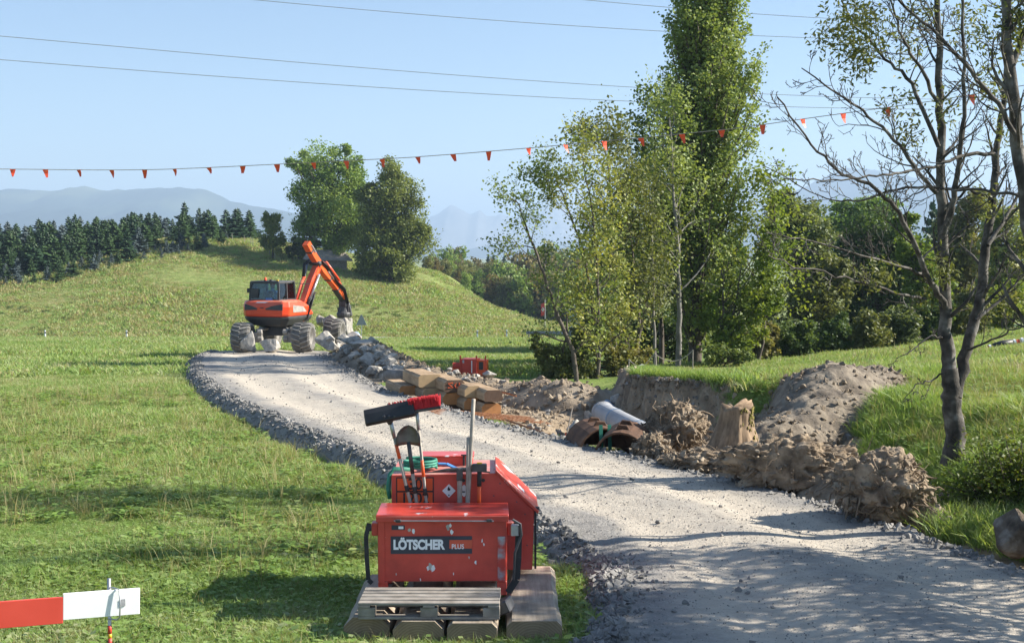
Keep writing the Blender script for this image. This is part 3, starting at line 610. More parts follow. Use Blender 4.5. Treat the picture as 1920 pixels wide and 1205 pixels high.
ellip_tree('stream_shrub', 'low yellow-green shrub beside the rope fence', (1340, 682), 43.5, [(1345, 665, 35, 22), (1390, 668, 30, 18)], 'leaf_yellow', 6, 26, .11, 46, trunk_r=.04, sub=16, cat='shrub', stems=3)
ellip_tree('background_tree', 'grey-green willow behind the bare branches', (1500, 640), 66, [(1500, 440, 62, 80), (1470, 400, 40, 55), (1520, 520, 60, 60)], 'leaf_willow', 10, 90, .2, 47, trunk_r=.25, sub=20)
ellip_tree('background_tree', 'silvery shrub-like tree low beside the fresh green shrub', (1450, 668), 60, [(1440, 600, 38, 55), (1470, 630, 40, 40)], 'leaf_willow', 9, 40, .17, 48, trunk_r=.12, sub=18)
ellip_tree('background_tree', 'brown-tinged olive tree below the grey-green willow', (1530, 655), 62, [(1530, 575, 58, 75), (1500, 610, 45, 50), (1565, 520, 40, 50)], 'leaf_olive', 10, 70, .19, 49, trunk_r=.2, sub=20)
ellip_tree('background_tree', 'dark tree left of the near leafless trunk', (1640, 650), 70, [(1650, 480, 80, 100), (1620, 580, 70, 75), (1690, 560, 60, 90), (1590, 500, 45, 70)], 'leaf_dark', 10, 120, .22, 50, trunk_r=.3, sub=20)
ellip_tree('background_tree', 'bright green tree seen between the bare left branches and trunk', (1720, 640), 64, [(1715, 470, 38, 60), (1740, 540, 45, 60), (1700, 420, 26, 30)], 'leaf_fresh', 9, 60, .2, 51, trunk_r=.2, sub=20)
ellip_tree('background_tree', 'mid green tree between the two near leafless stems', (1800, 625), 80, [(1800, 470, 55, 90), (1830, 400, 40, 50), (1780, 560, 50, 60)], 'leaf_olive', 9, 80, .24, 52, trunk_r=.3, sub=20)
ellip_tree('background_tree', 'loose yellowish tree near the right edge of the picture', (1890, 610), 74, [(1890, 440, 50, 70), (1900, 530, 60, 70), (1860, 560, 40, 50)], 'leaf_yellow', 9, 80, .22, 53, trunk_r=.28, sub=18)
ellip_tree('background_tree', 'green tree at the right margin behind the meadow', (1985, 600), 78, [(1970, 430, 60, 90), (1985, 540, 70, 60)], 'leaf_maple', 9, 70, .24, 54, trunk_r=.28, sub=18)
ellip_tree('background_tree', 'tree crown showing over the willow, far back', (1590, 600), 110, [(1590, 420, 70, 55), (1640, 400, 50, 40), (1540, 430, 50, 50)], 'leaf_maple', 9, 70, .3, 55, trunk_r=.3, sub=18)
for i, (px, py, D, w__, h__, lm, lab) in enumerate([(1420, 668, 47, 45, 30, 'leaf_olive', 'low olive hedge shrub at the foot of the silvery tree'), (1490, 662, 47.5, 50, 34, 'leaf_dark', 'dark hedge shrub below the grey-green willow'), (1560, 655, 48, 50, 40, 'leaf_dark', 'dark hedge shrub below the brown-tinged tree'), (1625, 648, 48, 48, 42, 'leaf_olive', 'olive hedge shrub left of the near trunk, on the meadow rim'), (1690, 638, 49, 46, 40, 'leaf_willow', 'greyish hedge shrub just left of the near trunk'), (1750, 628, 50, 40, 44, 'leaf_dark', 'dark hedge shrub hidden behind the near trunk'), (1810, 612, 52, 48, 46, 'leaf_olive', 'hedge shrub between the forked stems on the meadow rim'), (1880, 596, 54, 50, 46, 'leaf_fresh', 'bright hedge shrub at the right end of the meadow rim')]):
    ellip_tree('hedge_shrub', lab, (px, py), D, [(px, py - 22, w__, h__), (px + 14, py - 45, w__ * .6, h__ * .7)], lm, 8, 44, .14, 400 + i, trunk_r=.06, sub=18, cat='shrub', stems=2)
# ---- conifers
def conifer_mesh(seed, H, W):
    rng = np.random.default_rng(seed); V = []; n = 0
    lv = int(H * 5.2)
    for i in range(lv):
        z = H * (0.03 + 0.97 * (i / lv) ** 0.95); r = W * (1 - z / H) ** 0.85 * rng.uniform(.8, 1.15) + .05
        k = int(7 + 6 * (1 - z / H))
        for a in rng.uniform(0, 2 * np.pi, k):
            rr = r * rng.uniform(.65, 1.18); e = np.array([math.cos(a), math.sin(a), 0]); sd = np.array([-math.sin(a), math.cos(a), 0])
            for j in range(5):
                t0 = j / 5 + rng.uniform(-.04, .04); c = e * rr * (t0 + .12); c[2] = z - .10 * rr * t0 + .22 * rr * t0 * t0 + rng.normal(0, .025)
                lw = .42 * rr * (1 - t0 * .6) + .07
                for s_ in (-1, 1):
                    tip = c + e * rr * .22 + sd * s_ * lw * rng.uniform(.6, 1.1) + np.array([0, 0, rng.uniform(-.02, .10)])
                    V += [c - e * rr * .08 + np.array([0, 0, .05]), c + e * rr * .2 - np.array([0, 0, .08]), tip]
    for a in range(6):
        e = np.array([math.cos(a), math.sin(a), 0]) * .05; V += [np.array([0, 0, H * .93]) + e, np.array([0, 0, H * .93]) - e, np.array([0, 0, H * 1.03])]
    V = np.array(V); return np_mesh('crown', V, np.arange(len(V)).reshape(-1, 3))
rng = np.random.default_rng(77)
trunkm = np_mesh('trunk', np.concatenate([np.stack([.05 * np.cos(np.arange(6) * 1.047), .05 * np.sin(np.arange(6) * 1.047), np.full(6, z)], 1) * ([1, 1, 1] if z < 1 else [.3, .3, 1]) for z in (-.3, 2.6)]), [(k, (k + 1) % 6, 6 + (k + 1) % 6, 6 + k) for k in range(6)], M['bark_dark'])
cvar = [conifer_mesh(100 + i, h_, w__) for i, (h_, w__) in enumerate([(3.2, 1.05), (3.2, 1.2), (3.2, .95), (3.2, 1.35)])]
def conifer(x, y, h, kind, label, group):
    root = thing('spruce_tree', label, 'spruce', (x, y, gz(x, y) - .05), rng.uniform(0, 6.28), group); s_ = h / 3.2; root.scale = (s_ * rng.uniform(.8, 1.35),) * 2 + (s_,)
    t = link('trunk', trunkm, root)
    c = link('crown', cvar[rng.integers(4)], root)
    if not c.data.materials: c.data.materials.append(M['needle'])
    c.material_slots[0].link = 'OBJECT'; c.material_slots[0].material = M[kind]
def fbase(px): return np.interp(px, [-40, 0, 100, 200, 300, 400, 450, 480], [547, 540, 528, 506, 486, 462, 452, 452])
placed = []
def hill_at(px, py):
    "where the sight line through this pixel meets the hill"
    Ds = np.arange(118, 215, 1.0); q = P(px, py, 1.0); x = q.x * Ds; z = CAMH + (q.z - CAMH) * Ds; h = np.nonzero(zt(x, Ds) >= z)[0]
    return (x[h[0]], float(Ds[h[0]])) if len(h) else None
def plant(px, D, h, kind, label, group):
    label = {'needle': 'dark ', 'needle_green': 'green ', 'needle_blue': 'bluish '}[kind] + label + (' by the left edge' if px < 110 else ' left of its middle' if px < 240 else ' right of its middle' if px < 360 else ' near the hill crest')
    x = (px - CX) / F * D
    if any((x - a) ** 2 + (D - b) ** 2 < 1.7 for a, b in placed): return
    placed.append((x, D)); conifer(x, D, h, kind, label, group)
for i in range(95):
    px = rng.uniform(-30, 440); py = fbase(px) + rng.uniform(-14, 2); h = hill_at(px, py)
    if h: plant(px, h[1], rng.uniform(1.0, 2.2), 'needle_blue' if rng.random() < .7 else 'needle_green', 'small spruce in the front rows of the plantation', 'small spruces in the front rows')
for i in range(300):
    px = rng.uniform(-40, 475) if i < 200 else rng.uniform(-40, 260); up = rng.uniform(8, 75); h = hill_at(px, max(fbase(px) - up, 446)); D = h[1] if h else rng.uniform(188, 204)
    if len(placed) > 205: break
    plant(px, D, rng.uniform(1.5, 3.6) + up * .02, ['needle', 'needle_green', 'needle_green', 'needle'][rng.integers(4)] if rng.random() < .88 else 'needle_blue', 'spruce among the middle rows of the plantation', 'spruces in the middle rows')
for i, px in enumerate([20, 60, 130, 152, 178, 232, 266, 292, 315, 348, 375, 402, 425, 447, 468, 0, 95, 205]):
    plant(px, 200 + rng.uniform(0, 12), {348: 6.4, 232: 6.2, 152: 6.6, 266: 5.6, 130: 5.6}.get(px, rng.uniform(4.4, 5.6)), 'needle', 'tall spruce against the mountain at the back of the plantation', 'tall spruces at the back')
# ---- far wood right of the hill: trees one can tell apart
fw = []
for i, (lm, kind) in enumerate([('leaf_olive', 0), ('leaf_autumn', 1), ('leaf_maple', 2)]):
    tb = TB(300 + i); r_ = tb.rng
    for _ in range(44):
        v = r_.normal(size=3); v /= np.linalg.norm(v); c = v * np.array([2.9, 2.9, 4.3]) * r_.random() ** .4 + np.array([0, 0, 4.9]); tb.clump(c, (1.25, 1.25, 1.0), 12, .45)
        tb.tube([(0, 0, 2 + r_.random() * 3), c * .5 + np.array([0, 0, 2]), c], [.09, .06, .02], 3)
    tb.tube([(0, 0, -.6), (0, 0, 4), (.1, 0, 8)], [.25, .18, .05], 6)
    root = thing('wood_tree', ['olive broadleaf tree in the distant wood right of the hill', 'autumn brown tree in the distant wood right of the hill', 'green broadleaf tree in the distant wood right of the hill'][i], 'tree', (0, 0, 0), 0, 'trees of the distant wood'); tb.wood('trunk', M['bark_dark'], root); tb.leaves('crown', M[lm], root, 6, .55, .7); fw.append([root, False])
for i in range(74):
    row = i % 4; D = 225 + row * 24 + rng.uniform(-8, 8); px = 806 + (i // 4) * 17.0 + rng.uniform(-8, 8) + row * 4; x = (px - CX) / F * D
    if px > 1100: D *= 1.0
    k = rng.choice(3, p=[.45, .2, .35]); z0 = float(zt(x, D)) - .5; tpy = np.interp(px, [806, 850, 890, 940, 1000, 1100], [474, 462, 486, 480, 476, 470]) + (3 - row) * 9 + rng.uniform(-4, 10); s_ = max(.35, (P(px, tpy, D).z - z0) / 9.6)
    if not fw[k][1]: fw[k][1] = True; c = fw[k][0]; c.location = (x, D, z0); c.scale = (s_,) * 3
    else: c = copy_tree(fw[k][0], None, (x, D, z0 - .3), rng.uniform(0, 6.28), (s_, s_, s_ * rng.uniform(.9, 1.15)))
    c['label'] = ['olive broadleaf tree', 'autumn brown tree', 'green broadleaf tree'][k] + ' in the distant wood, ' + ['front', 'second', 'third', 'back'][row] + ' row, ' + ('beside the hill' if px < 890 else 'below the alpine peaks' if px < 960 else 'behind the leaning tree')
for px, py in [(835, 470), (858, 462), (915, 478), (925, 476), (945, 478), (965, 478), (978, 476), (892, 484), (1050, 470), (1075, 474)]:
    D = 330; x = (px - CX) / F * D; zb = -4.0
    root = thing('wood_conifer', 'dark conifer tip over the distant wood ' + ('beside the hill' if px < 890 else 'below the alpine peaks' if px < 960 else 'behind the leaning tree'), 'conifer', (x, D, zb), 0, 'conifers of the distant wood'); top = P(px, py, D).z; s_ = (top - zb) / 3.2; root.scale = (s_ * .75, s_ * .75, s_)
    link('trunk', trunkm, root); c = link('crown', cvar[1], root); c.material_slots[0].link = 'OBJECT'; c.material_slots[0].material = M['needle']
# far trees on the skyline at the right, and beyond the meadow
for px, py, D, kd in [(1748, 372, 120, 'needle'), (1672, 372, 125, 'needle_green'), (1795, 380, 128, 'needle'), (1660, 360, 140, 'needle'), (1855, 395, 130, 'needle_green')]:
    x = (px - CX) / F * D; zb = gz(x, D); top = P(px, py, D).z; s_ = (top - zb) / 3.2
    root = thing('background_conifer', {1748: 'dark conifer just left of the near leafless trunk', 1672: 'green conifer top below the pennants left of the trunk', 1795: 'dark conifer between the leafless stems', 1660: 'conifer tip in front of the right mountain', 1855: 'green conifer behind the right leafless stem'}[px], 'conifer', (x, D, zb)); root.scale = (s_ * .6, s_ * .6, s_)
    link('trunk', trunkm, root); c = link('crown', cvar[0], root); c.material_slots[0].link = 'OBJECT'; c.material_slots[0].material = M[kd]
# ---- the near, half-dead ash trees on the right bank
TWIG = dict(max=3, kids=[6, 3.2, 2], wob=.17, trop=[.02, .08, .14], ang=42, ratio=.5, leaf=9, n=6, rr=.45, taper=.25)
def ash(name, label, D0, limbs, base_px, seed, lm, leafbox, per, size, twigL=1.0):
    b = P(*base_px, D0); o = np.array([b.x, D0, gz(b.x, D0)]); root = thing(name, label, 'tree', tuple(o)); tb = TB(seed); rng = tb.rng
    for (line, r0, r1, dd, kids, L) in limbs:
        pts = np.array([np.array(P(px, py, D0 + dd * i / max(1, len(line) - 1))) - o for i, (px, py) in enumerate(line)])
        m = len(pts); tt = np.linspace(0, m - 1, 5 * (m - 1) + 1); pp = np.stack([np.interp(tt, range(m), pts[:, k]) for k in range(3)], 1)
        for _ in range(2): pp[1:-1] = pp[1:-1] * .5 + (pp[:-2] + pp[2:]) * .25
        pp[1:-1] += rng.normal(0, .012, pp[1:-1].shape); rad = np.linspace(r0, r1, len(pp)) * (1 + .02 * rng.normal(size=len(pp)))
        if r0 > .13: rad[0] *= 1.45; rad[1] *= 1.15
        rad = rad * (1 if r0 > .08 else .82); tb.tube(pp, rad, 10 if r0 > .05 else 6)
        ds = np.gradient(pp, axis=0); ds /= np.linalg.norm(ds, axis=1)[:, None]
        if kids: tb.sub(list(pp), list(ds), rad * .9, L / .5, 0, dict(TWIG, kids=[kids * 1.35, 4, 2.8]), .2)
    for (cx, cy, rx, ry, k, dz) in leafbox:
        c = np.array(P(cx, cy, D0 + dz)) - o
        tb.clump(c, (rx * D0 / F, rx * D0 / F, ry * D0 / F), k, .18)
    tb.wood('trunk', M['bark'], root); tb.leaves('crown', M[lm], root, per, size, .36, .1); return root
A1 = [([(1790, 872), (1788, 800), (1785, 740), (1780, 690)], .155, .115, 0, 0, 0),
      ([(1782, 720), (1773, 640), (1771, 560), (1767, 440), (1764, 300), (1762, 150), (1757, 0), (1748, -220)], .105, .03, .4, 14, .8),
      ([(1792, 745), (1812, 655), (1838, 560), (1850, 460), (1862, 370), (1868, 290), (1880, 200), (1892, 60), (1890, -160)], .09, .025, 1.0, 13, .8),
      ([(1767, 440), (1786, 390), (1800, 300), (1806, 220), (1808, 100), (1800, -120)], .06, .02, -.6, 11, .8),
      ([(1772, 575), (1740, 520), (1712, 450), (1678, 385), (1630, 345), (1580, 328), (1520, 272), (1457, 182)], .055, .012, -1.2, 12, .7),
      ([(1756, 362), (1720, 320), (1678, 262), (1616, 206), (1560, 170), (1503, 128)], .042, .010, -.6, 10, .7),
      ([(1760, 275), (1708, 154), (1660, 110), (1600, 45), (1560, -40)], .04, .010, .8, 10, .8),
      ([(1765, 205), (1720, 120), (1690, 70), (1668, 0), (1650, -80)], .035, .010, -.8, 8, .7),
      ([(1740, 520), (1690, 500), (1631, 483), (1544, 458), (1436, 437)], .034, .008, -1.6, 8, .6),
      ([(1735, 560), (1693, 553), (1605, 525), (1503, 504), (1440, 478)], .028, .008, -2.4, 8, .6),
      ([(1868, 290), (1810, 290), (1760, 308), (1700, 322), (1647, 329), (1560, 340), (1470, 335)], .036, .008, -1.6, 9, .55),
      ([(1862, 370), (1800, 352), (1700, 350), (1600, 380), (1540, 372), (1430, 310)], .032, .007, 1.6, 9, .6),
      ([(1768, 635), (1742, 628), (1715, 655), (1680, 672)], .022, .006, -.5, 3, .3),
      ([(1768, 700), (1740, 715), (1718, 720), (1692, 752)], .018, .005, -.4, 3, .3),
      ([(1830, 600), (1880, 560), (1910, 520), (1960, 480)], .035, .01, .4, 5, .6),
      ([(1852, 460), (1890, 400), (1920, 345), (1980, 260)], .04, .012, .8, 7, .7),
      ([(1812, 655), (1860, 640), (1900, 615), (1960, 600)], .025, .008, -.6, 4, .5)]
LB1 = [(1610, 110, 34, 40, 70, 0), (1570, 60, 40, 50, 60, .5), (1640, 60, 40, 40, 50, -.5), (1600, 20, 50, 30, 50, 0), (1700, 260, 25, 40, 26, 0), (1725, 30, 30, 30, 40, .3), (1820, 60, 40, 60, 60, .5), (1900, 60, 30, 60, 60, .6), (1700, 90, 20, 30, 24, 0), (1850, 160, 30, 40, 30, 0), (1690, 190, 40, 40, 24, .4), (1770, 200, 20, 40, 20, 0), (1890, 250, 25, 30, 20, 0), (1640, 520, 30, 20, 30, -1), (1770, 500, 20, 25, 24, -.3), (1850, 380, 15, 20, 14, 0), (1740, 560, 20, 25, 18, .2), (1880, 560, 30, 30, 34, .6), (1800, -120, 120, 90, 160, 0), (1620, -80, 80, 60, 120, 0)]
ash('ash_tree', 'half-bare forked ash with lichened trunk standing on the right bank', 18.2, A1, (1790, 860), 61, 'leaf_olive', LB1, 7, .085)
A2 = [([(1990, 1010), (1980, 860), (1965, 640), (1945, 500), (1920, 370), (1902, 200), (1886, 40), (1870, -200)], .12, .045, 0, 12, 1.0),
      ([(1912, 290), (1893, 228), (1837, 149), (1760, 67), (1688, 5), (1640, -60)], .04, .012, -.5, 10, .7),
      ([(1935, 430), (1914, 360), (1801, 355), (1740, 350), (1690, 380)], .028, .008, .8, 7, .5),
      ([(1955, 560), (2010, 420), (2060, 200), (2080, 0), (2060, -250)], .08, .02, .8, 14, 1.0),
      ([(1895, 130), (1920, 60), (1960, -60), (1990, -220)], .05, .015, .2, 10, .9)]
ash('ash_tree', 'ash trunk crossing the top right corner, its foot outside the frame', 14.6, A2, (1990, 1015), 62, 'leaf_olive', [(1905, 40, 25, 60, 50, 0), (1980, -20, 60, 60, 60, 0), (2060, 160, 60, 150, 90, .5)], 7, .085)
# more of the bank trees stand right of the frame; their shade lies across the road
def shade_tree(x, y, H, seed, lm, label, per=7, trunk=.13):
    root = thing('bank_tree', label, 'tree', (x, y, gz(x, y))); tb = TB(seed); rg = tb.rng
    tb.branch((0, 0, -.2), (rg.normal(0, .05), rg.normal(0, .05), 1), H * .8, trunk, 0, dict(max=3, kids=[17, 5, 3], wob=.07, trop=[.05, .03, .03], ang=52, ratio=.42, leaf=2, lr=.35, n=6, n0=9, rr=.5, t0=.22, taper=.2))
    tb.wood('trunk', M['bark'], root); tb.leaves('crown', M[lm], root, per, .13, .5, .2); return root
shade_tree(9.4, 12.9, 6.4, 71, 'leaf_olive', 'leafy bank tree right of the frame shading the near road', 10)
shade_tree(8.2, 10.6, 5.6, 72, 'leaf_olive', 'smaller bank tree right of the frame at the road edge', 10)
# ---- bushes on the right bank
def bush(name, label, x, y, ra, lm, n, per, size, seed):
    z = gz(x, y); root = thing(name, label, 'shrub', (x, y, z)); tb = TB(seed); rg = tb.rng
    for _ in range(n):
        v = rg.normal(size=3); v[2] = abs(v[2]); v /= np.linalg.norm(v); c = v * np.array(ra) * rg.uniform(.45, 1.05)
        tb.tube([(rg.normal(0, .08), rg.normal(0, .08), -.05), c * .5 + rg.normal(0, .05, 3), c], [.012, .009, .003], 4)
        for t in np.linspace(.45, 1.08, 5): tb.leaf(c * t, .14)
    tb.wood('stems', M['bark_dark'], root); tb.leaves('foliage', M[lm], root, per, size, .6, .3); return root
bush('dogwood_bush', 'bush with red-tinged leaves below the forked ash', 6.35, 15.9, (1.0, .8, 1.05), 'leaf_bushred', 260, 10, .055, 81)
bush('dogwood_bush', 'green bush at the right edge above the earthy boulder', 7.0, 15.2, (.95, .8, 1.0), 'leaf_bushred', 230, 10, .055, 82)
bush('bank_weed', 'low leafy weeds between the red-tinged bush and the root plate', 5.35, 15.9, (.4, .4, .4), 'leaf_fresh', 50, 7, .045, 83)
# ================================================================ foreground: mats, pallet, boxes, tools, barrier
def text_mesh(name, body, size, mt, parent, loc, rot=(math.pi / 2, 0, 0), bold=0.0, sx=1.0, shear=0, align='LEFT'):
    cu = bpy.data.curves.new(name, 'FONT'); cu.body = body; cu.size = size; cu.extrude = 0.0008; cu.offset = bold; cu.align_x = align; cu.shear = shear
    tmp = bpy.data.objects.new('tmp', cu); C.objects.link(tmp); bpy.context.view_layer.update()
    me = bpy.data.meshes.new_from_object(tmp.evaluated_get(bpy.context.evaluated_depsgraph_get())); bpy.data.objects.remove(tmp)
    me.name = name; me.materials.clear(); me.materials.append(mt); o = link(name, me, parent); o.location = loc; o.rotation_euler = rot; o.scale = (sx, 1, 1); return o
def beam_poly(w_, h_, c=.06, c2=.02):
    return [(-w_ / 2 + c2, 0), (w_ / 2 - c2, 0), (w_ / 2, c2), (w_ / 2, h_ - c), (w_ / 2 - c, h_), (-w_ / 2 + c, h_), (-w_ / 2, h_ - c), (-w_ / 2, c2)]
def beam_obj(name, label, loc, rotz, L, w_, h_, endm, group, c=.06, cat='timber beam', tilt=0, sidem='timber_side'):
    "squared timber with waney edges, axis +y from its near end; slot 0 sides, slot 1 end grain"
    rg = random.Random(label); mb = MB(); poly = beam_poly(w_, h_, c * rg.uniform(.7, 1.3), .03); n = len(poly); secs = 7; vs_ = []
    for k in range(secs):
        y = L * k / (secs - 1); dx = rg.uniform(-.008, .008); dz = rg.uniform(-.006, .006)
        vs_ += [(p + dx, y, q + dz) for p, q in poly]
    mb.add(vs_, [(k * n + i, k * n + (i + 1) % n, (k + 1) * n + (i + 1) % n, (k + 1) * n + i) for k in range(secs - 1) for i in range(n)], 0)
    mb.add(vs_[:n], [tuple(range(n))], 1); mb.add(vs_[-n:], [tuple(range(n - 1, -1, -1))], 1)
    o = mb.build(name, [M[sidem], M[endm]]); o.location = loc; o.rotation_euler = (tilt, 0, rotz); return tag(o, label, cat, group)
G0 = 0.0
for i, (x0, x1, y0, y1, lab) in enumerate([(-1.43, -1.04, 10.78, 12.3, 'leftmost of the four flat timber mats under the red boxes'), (-1.005, -.575, 10.66, 12.35, 'timber mat under the left half of the pallet'), (-.54, -.12, 10.62, 12.35, 'timber mat under the right end of the pallet'), (-.05, .42, 10.66, 12.62, 'rightmost sunlit timber mat beside the gravel')]):
    beam_obj('timber_mat', lab, ((x0 + x1) / 2, y0, -.02), 0, y1 - y0, x1 - x0, .24, 'end_mat', 'timber mats under the red boxes', .06)
ZB = .225
# pallet
pal = thing('wooden_pallet', 'grey weathered wooden pallet in front of the lettered red box', 'pallet', (-.705, 10.70, ZB), R(-.5))
for k in range(5): MB().box((0, .045 + k * .108, .133), (1.2, .082, .022)).build('deck_board', M['wood_grey'], pal, .003)
for x in (-.55, 0, .55): MB().box((x, .26, .111), (.1, .52, .022)).build('stringer_board', M['wood_grey'], pal, .003)
for x in (-.53, 0, .53):
    for y in (.06, .44): MB().box((x, y, .061), (.145, .1, .078)).build('block', M['wood_grey'], pal, .004)
for y in (.06, .44): MB().box((0, y, .011), (1.2, .1, .022)).build('bottom_board', M['wood_grey'], pal, .003)
# lettered tool box
bx_ = thing('tool_box', 'scratched red steel tool box lettered LÖTSCHER PLUS', 'tool box', (-.63, 11.48, ZB), R(1))
W, Dp, H0, H1 = 1.17, .52, .13, .715
MB().box((0, Dp / 2, (H0 + H1) / 2), (W, Dp, H1 - H0)).build('body', M['red'], bx_, .006)
for x in (-W / 2 + .045, W / 2 - .045):
    for y in (.045, Dp - .045): MB().box((x, y, .065), (.088, .088, .129)).build('leg', M['red'], bx_, .005)
lid = MB().box((0, Dp / 2 - .005, H1 + .016), (W + .03, Dp + .05, .028)).build('lid', M['red_worn'], bx_, .006)
MB().box((0, -.034, H1 - .008), (W + .024, .008, .05)).build('lip', M['red'], lid, .002)
MB().tube([(-W / 2 + .15, -.045, H1 - .02), (W / 2 - .12, -.045, H1 - .026)], .006, 6).build('lock_rod', M['steel'], lid)
for x in (-W / 2 + .19, W / 2 - .16): MB().box((x, -.05, H1 - .02), (.05, .02, .028)).build('latch', M['steel_dark'], lid, .004)
MB().box((W / 2 - .05, -.006, .33), (.07, .008, .42)).build('corner_strip', mat('worn_corner', [(.42, (.36, .37, .39)), (.56, (.52, .05, .035))], 6, .5), bx_, .002)
MB().box((-W / 2 + .035, -.005, .4), (.055, .008, .56)).build('corner_strip', M['red'], bx_, .002)
sg = MB().box((-.10, -.003, .465), (.735, .006, .16)).build('name_plate', M['navy'], bx_)
MB().box((.165, -.0075, .472), (.205, .003, .078)).build('red_field', M['sticker_red'], sg)
text_mesh('lettering', 'LÖTSCHER', .118, M['letter'], sg, (-.445, -.0078, .43), bold=.0062, sx=.79)
text_mesh('lettering', 'PLUS', .062, M['letter'], sg, (.082, -.0098, .43), bold=.0008, sx=.85)
MB().box((-.40, -.003, .625), (.12, .005, .042)).build('maker_label', M['navy'], bx_)
MB().box((-.375, -.0064, .625), (.045, .002, .024)).build('label_mark', M['letter'], bx_)
# chipped paint patches on the front
for i, (x, z, s_) in enumerate([(.05, .62, .022), (.085, .585, .018), (.07, .64, .014), (-.11, .27, .032), (-.085, .25, .024), (-.13, .255, .018), (-.30, .60, .016), (-.26, .59, .02), (.30, .30, .013), (.24, .35, .010), (.36, .50, .012), (.375, .47, .01), (-.42, .2, .008), (.1, .2, .008), (-.2, .15, .009)]):
    rg = random.Random(i + 5); k = rg.randint(5, 7); pl = [(x + s_ * rg.uniform(.4, 1.1) * math.cos(a * 2 * math.pi / k), z + s_ * rg.uniform(.7, 2.0) * math.sin(a * 2 * math.pi / k)) for a in range(k)]
    MB().prism(pl, -.0016, .002, 'y').build('paint_chip', M['steel' if i % 3 == 0 else 'white'], bx_)
for sx in (-1, 1):
    x = sx * (W / 2 + .05); h = MB().box((sx * (W / 2 + .03), .1, .60), (.06, .12, .12)).build('carrying_lug', M['red'], bx_, .008)
    MB().tube([(sx * (W / 2 + .062), .1, .60), (sx * (W / 2 + .085), .1, .60)], .03, 10).build('bolt', M['steel_dark'], h)
    pts = [(x + sx * .03, .03, .66), (x + sx * .055, .0, .55), (x + sx * .05, -.01, .35), (x + sx * .035, -.015, .15), (x + sx * (.0 if sx < 0 else -.04), -.02, .03 if sx > 0 else .12)]
    st = MB()
    for a, b in zip(pts, pts[1:]): st.bar(a, b, .062 if sx > 0 else .04, .008, (0, 1, 0))
    st.build('strap', M['rubber'], bx_)
MB().tube([(W / 2 + .05, -.03, .70), (W / 2 + .12, -.04, .66), (W / 2 + .13, -.04, .56), (W / 2 + .07, -.04, .40), (W / 2 + .06, -.04, .15)], .012, 7).build('ratchet_cable', M['steel_dark'], bx_)
MB().box((W / 2 + .07, -.01, .60), (.07, .06, .10)).build('ratchet', M['steel'], bx_, .006)
# fuel tank box behind it
tk = thing('fuel_tank_box', 'red diesel tank box with sloped lid and orange number plate', 'tank', (-.475, 12.18, ZB), R(1))
TW, TD = 1.36, .80; prof = [(-TW / 2, .06), (TW / 2 - .01, .06), (TW / 2 + .01, .64), (TW / 2 - .36, 1.0), (-TW / 2, .985)]
MB().prism(prof, 0, TD, 'y').build('body', M['red'], tk, .006)
dx, dz = .37, -.36; ln = math.hypot(dx, dz); ux, uz = dx / ln, dz / ln; nx, nz = -uz, ux
a0 = (TW / 2 - .37, 1.005)
lidp = [(a0[0] + nx * .004, a0[1] + nz * .004), (a0[0] + ux * (ln + .05) + nx * .004, a0[1] + uz * (ln + .05) + nz * .004), (a0[0] + ux * (ln + .05) + nx * .03, a0[1] + uz * (ln + .05) + nz * .03), (a0[0] + nx * .03 - .01, a0[1] + nz * .03 + .012)]
sl_ = MB().prism(lidp, -.03, TD + .03, 'y').build('sloped_lid', M['red_worn'], tk, .004)
MB().box((TW / 2 + .035, .02, .655), (.05, .03, .03)).build('lid_hook', M['steel_dark'], sl_, .004)
q = Vector((a0[0] + ux * .33 + nx * .0315, .3, a0[1] + uz * .33 + nz * .0315)); MB().box(q, (.09, .14, .003), Matrix.Rotation(math.atan2(-uz, ux), 3, 'Y')).build('lid_label', M['white'], sl_)
MB().box((TW / 2 + .02, .012, .35), (.02, .03, .56)).build('corner_seal', M['rubber'], tk, .003)
MB().box((-.165, .60, 1.03), (.52, .28, .105)).build('upper_box', M['red'], tk, .008)
MB().box((-.165, .60, 1.09), (.54, .31, .014)).build('upper_box_lid', M['red_worn'], tk, .004)
lt = MB().box((.005, .435, 1.05), (.022, .018, .10)).build('rubber_latch', M['black'], tk, .004); MB().box((.005, .435, 1.105), (.055, .02, .014)).build('latch_grip', M['black'], lt, .003)
for x in (.01, .20): MB().tube([(x, -.006, .93), (x, .01, .93)], .017, 12).build('plug', M['steel_dark'], tk)
for x, z in [(.36, .9), (.30, .78), (.40, .7), (.52, .72), (.60, .6), (.56, .4), (.62, .3), (.5, .85)]: MB().lathe([(-.004, .001), (-.004, .007), (.002, .007)], 8, 'y', (x, 0, z)).build('rivet', M['steel_dark'], tk)
pl = MB().box((-.455, -.003, .825), (.36, .006, .275)).build('number_plate', M['black'], tk)
MB().box((-.455, -.0075, .892), (.338, .003, .118)).build('plate_field', M['orange_plate'], pl); MB().box((-.455, -.0075, .758), (.338, .003, .118)).build('plate_field', M['orange_plate'], pl)
text_mesh('plate_digits', '30', .15, M['black'], pl, (-.455, -.0098, .846), bold=.0025, align='CENTER', sx=.95); text_mesh('plate_digits', '1202', .145, M['black'], pl, (-.455, -.0098, .712), bold=.0025, align='CENTER', sx=.95)
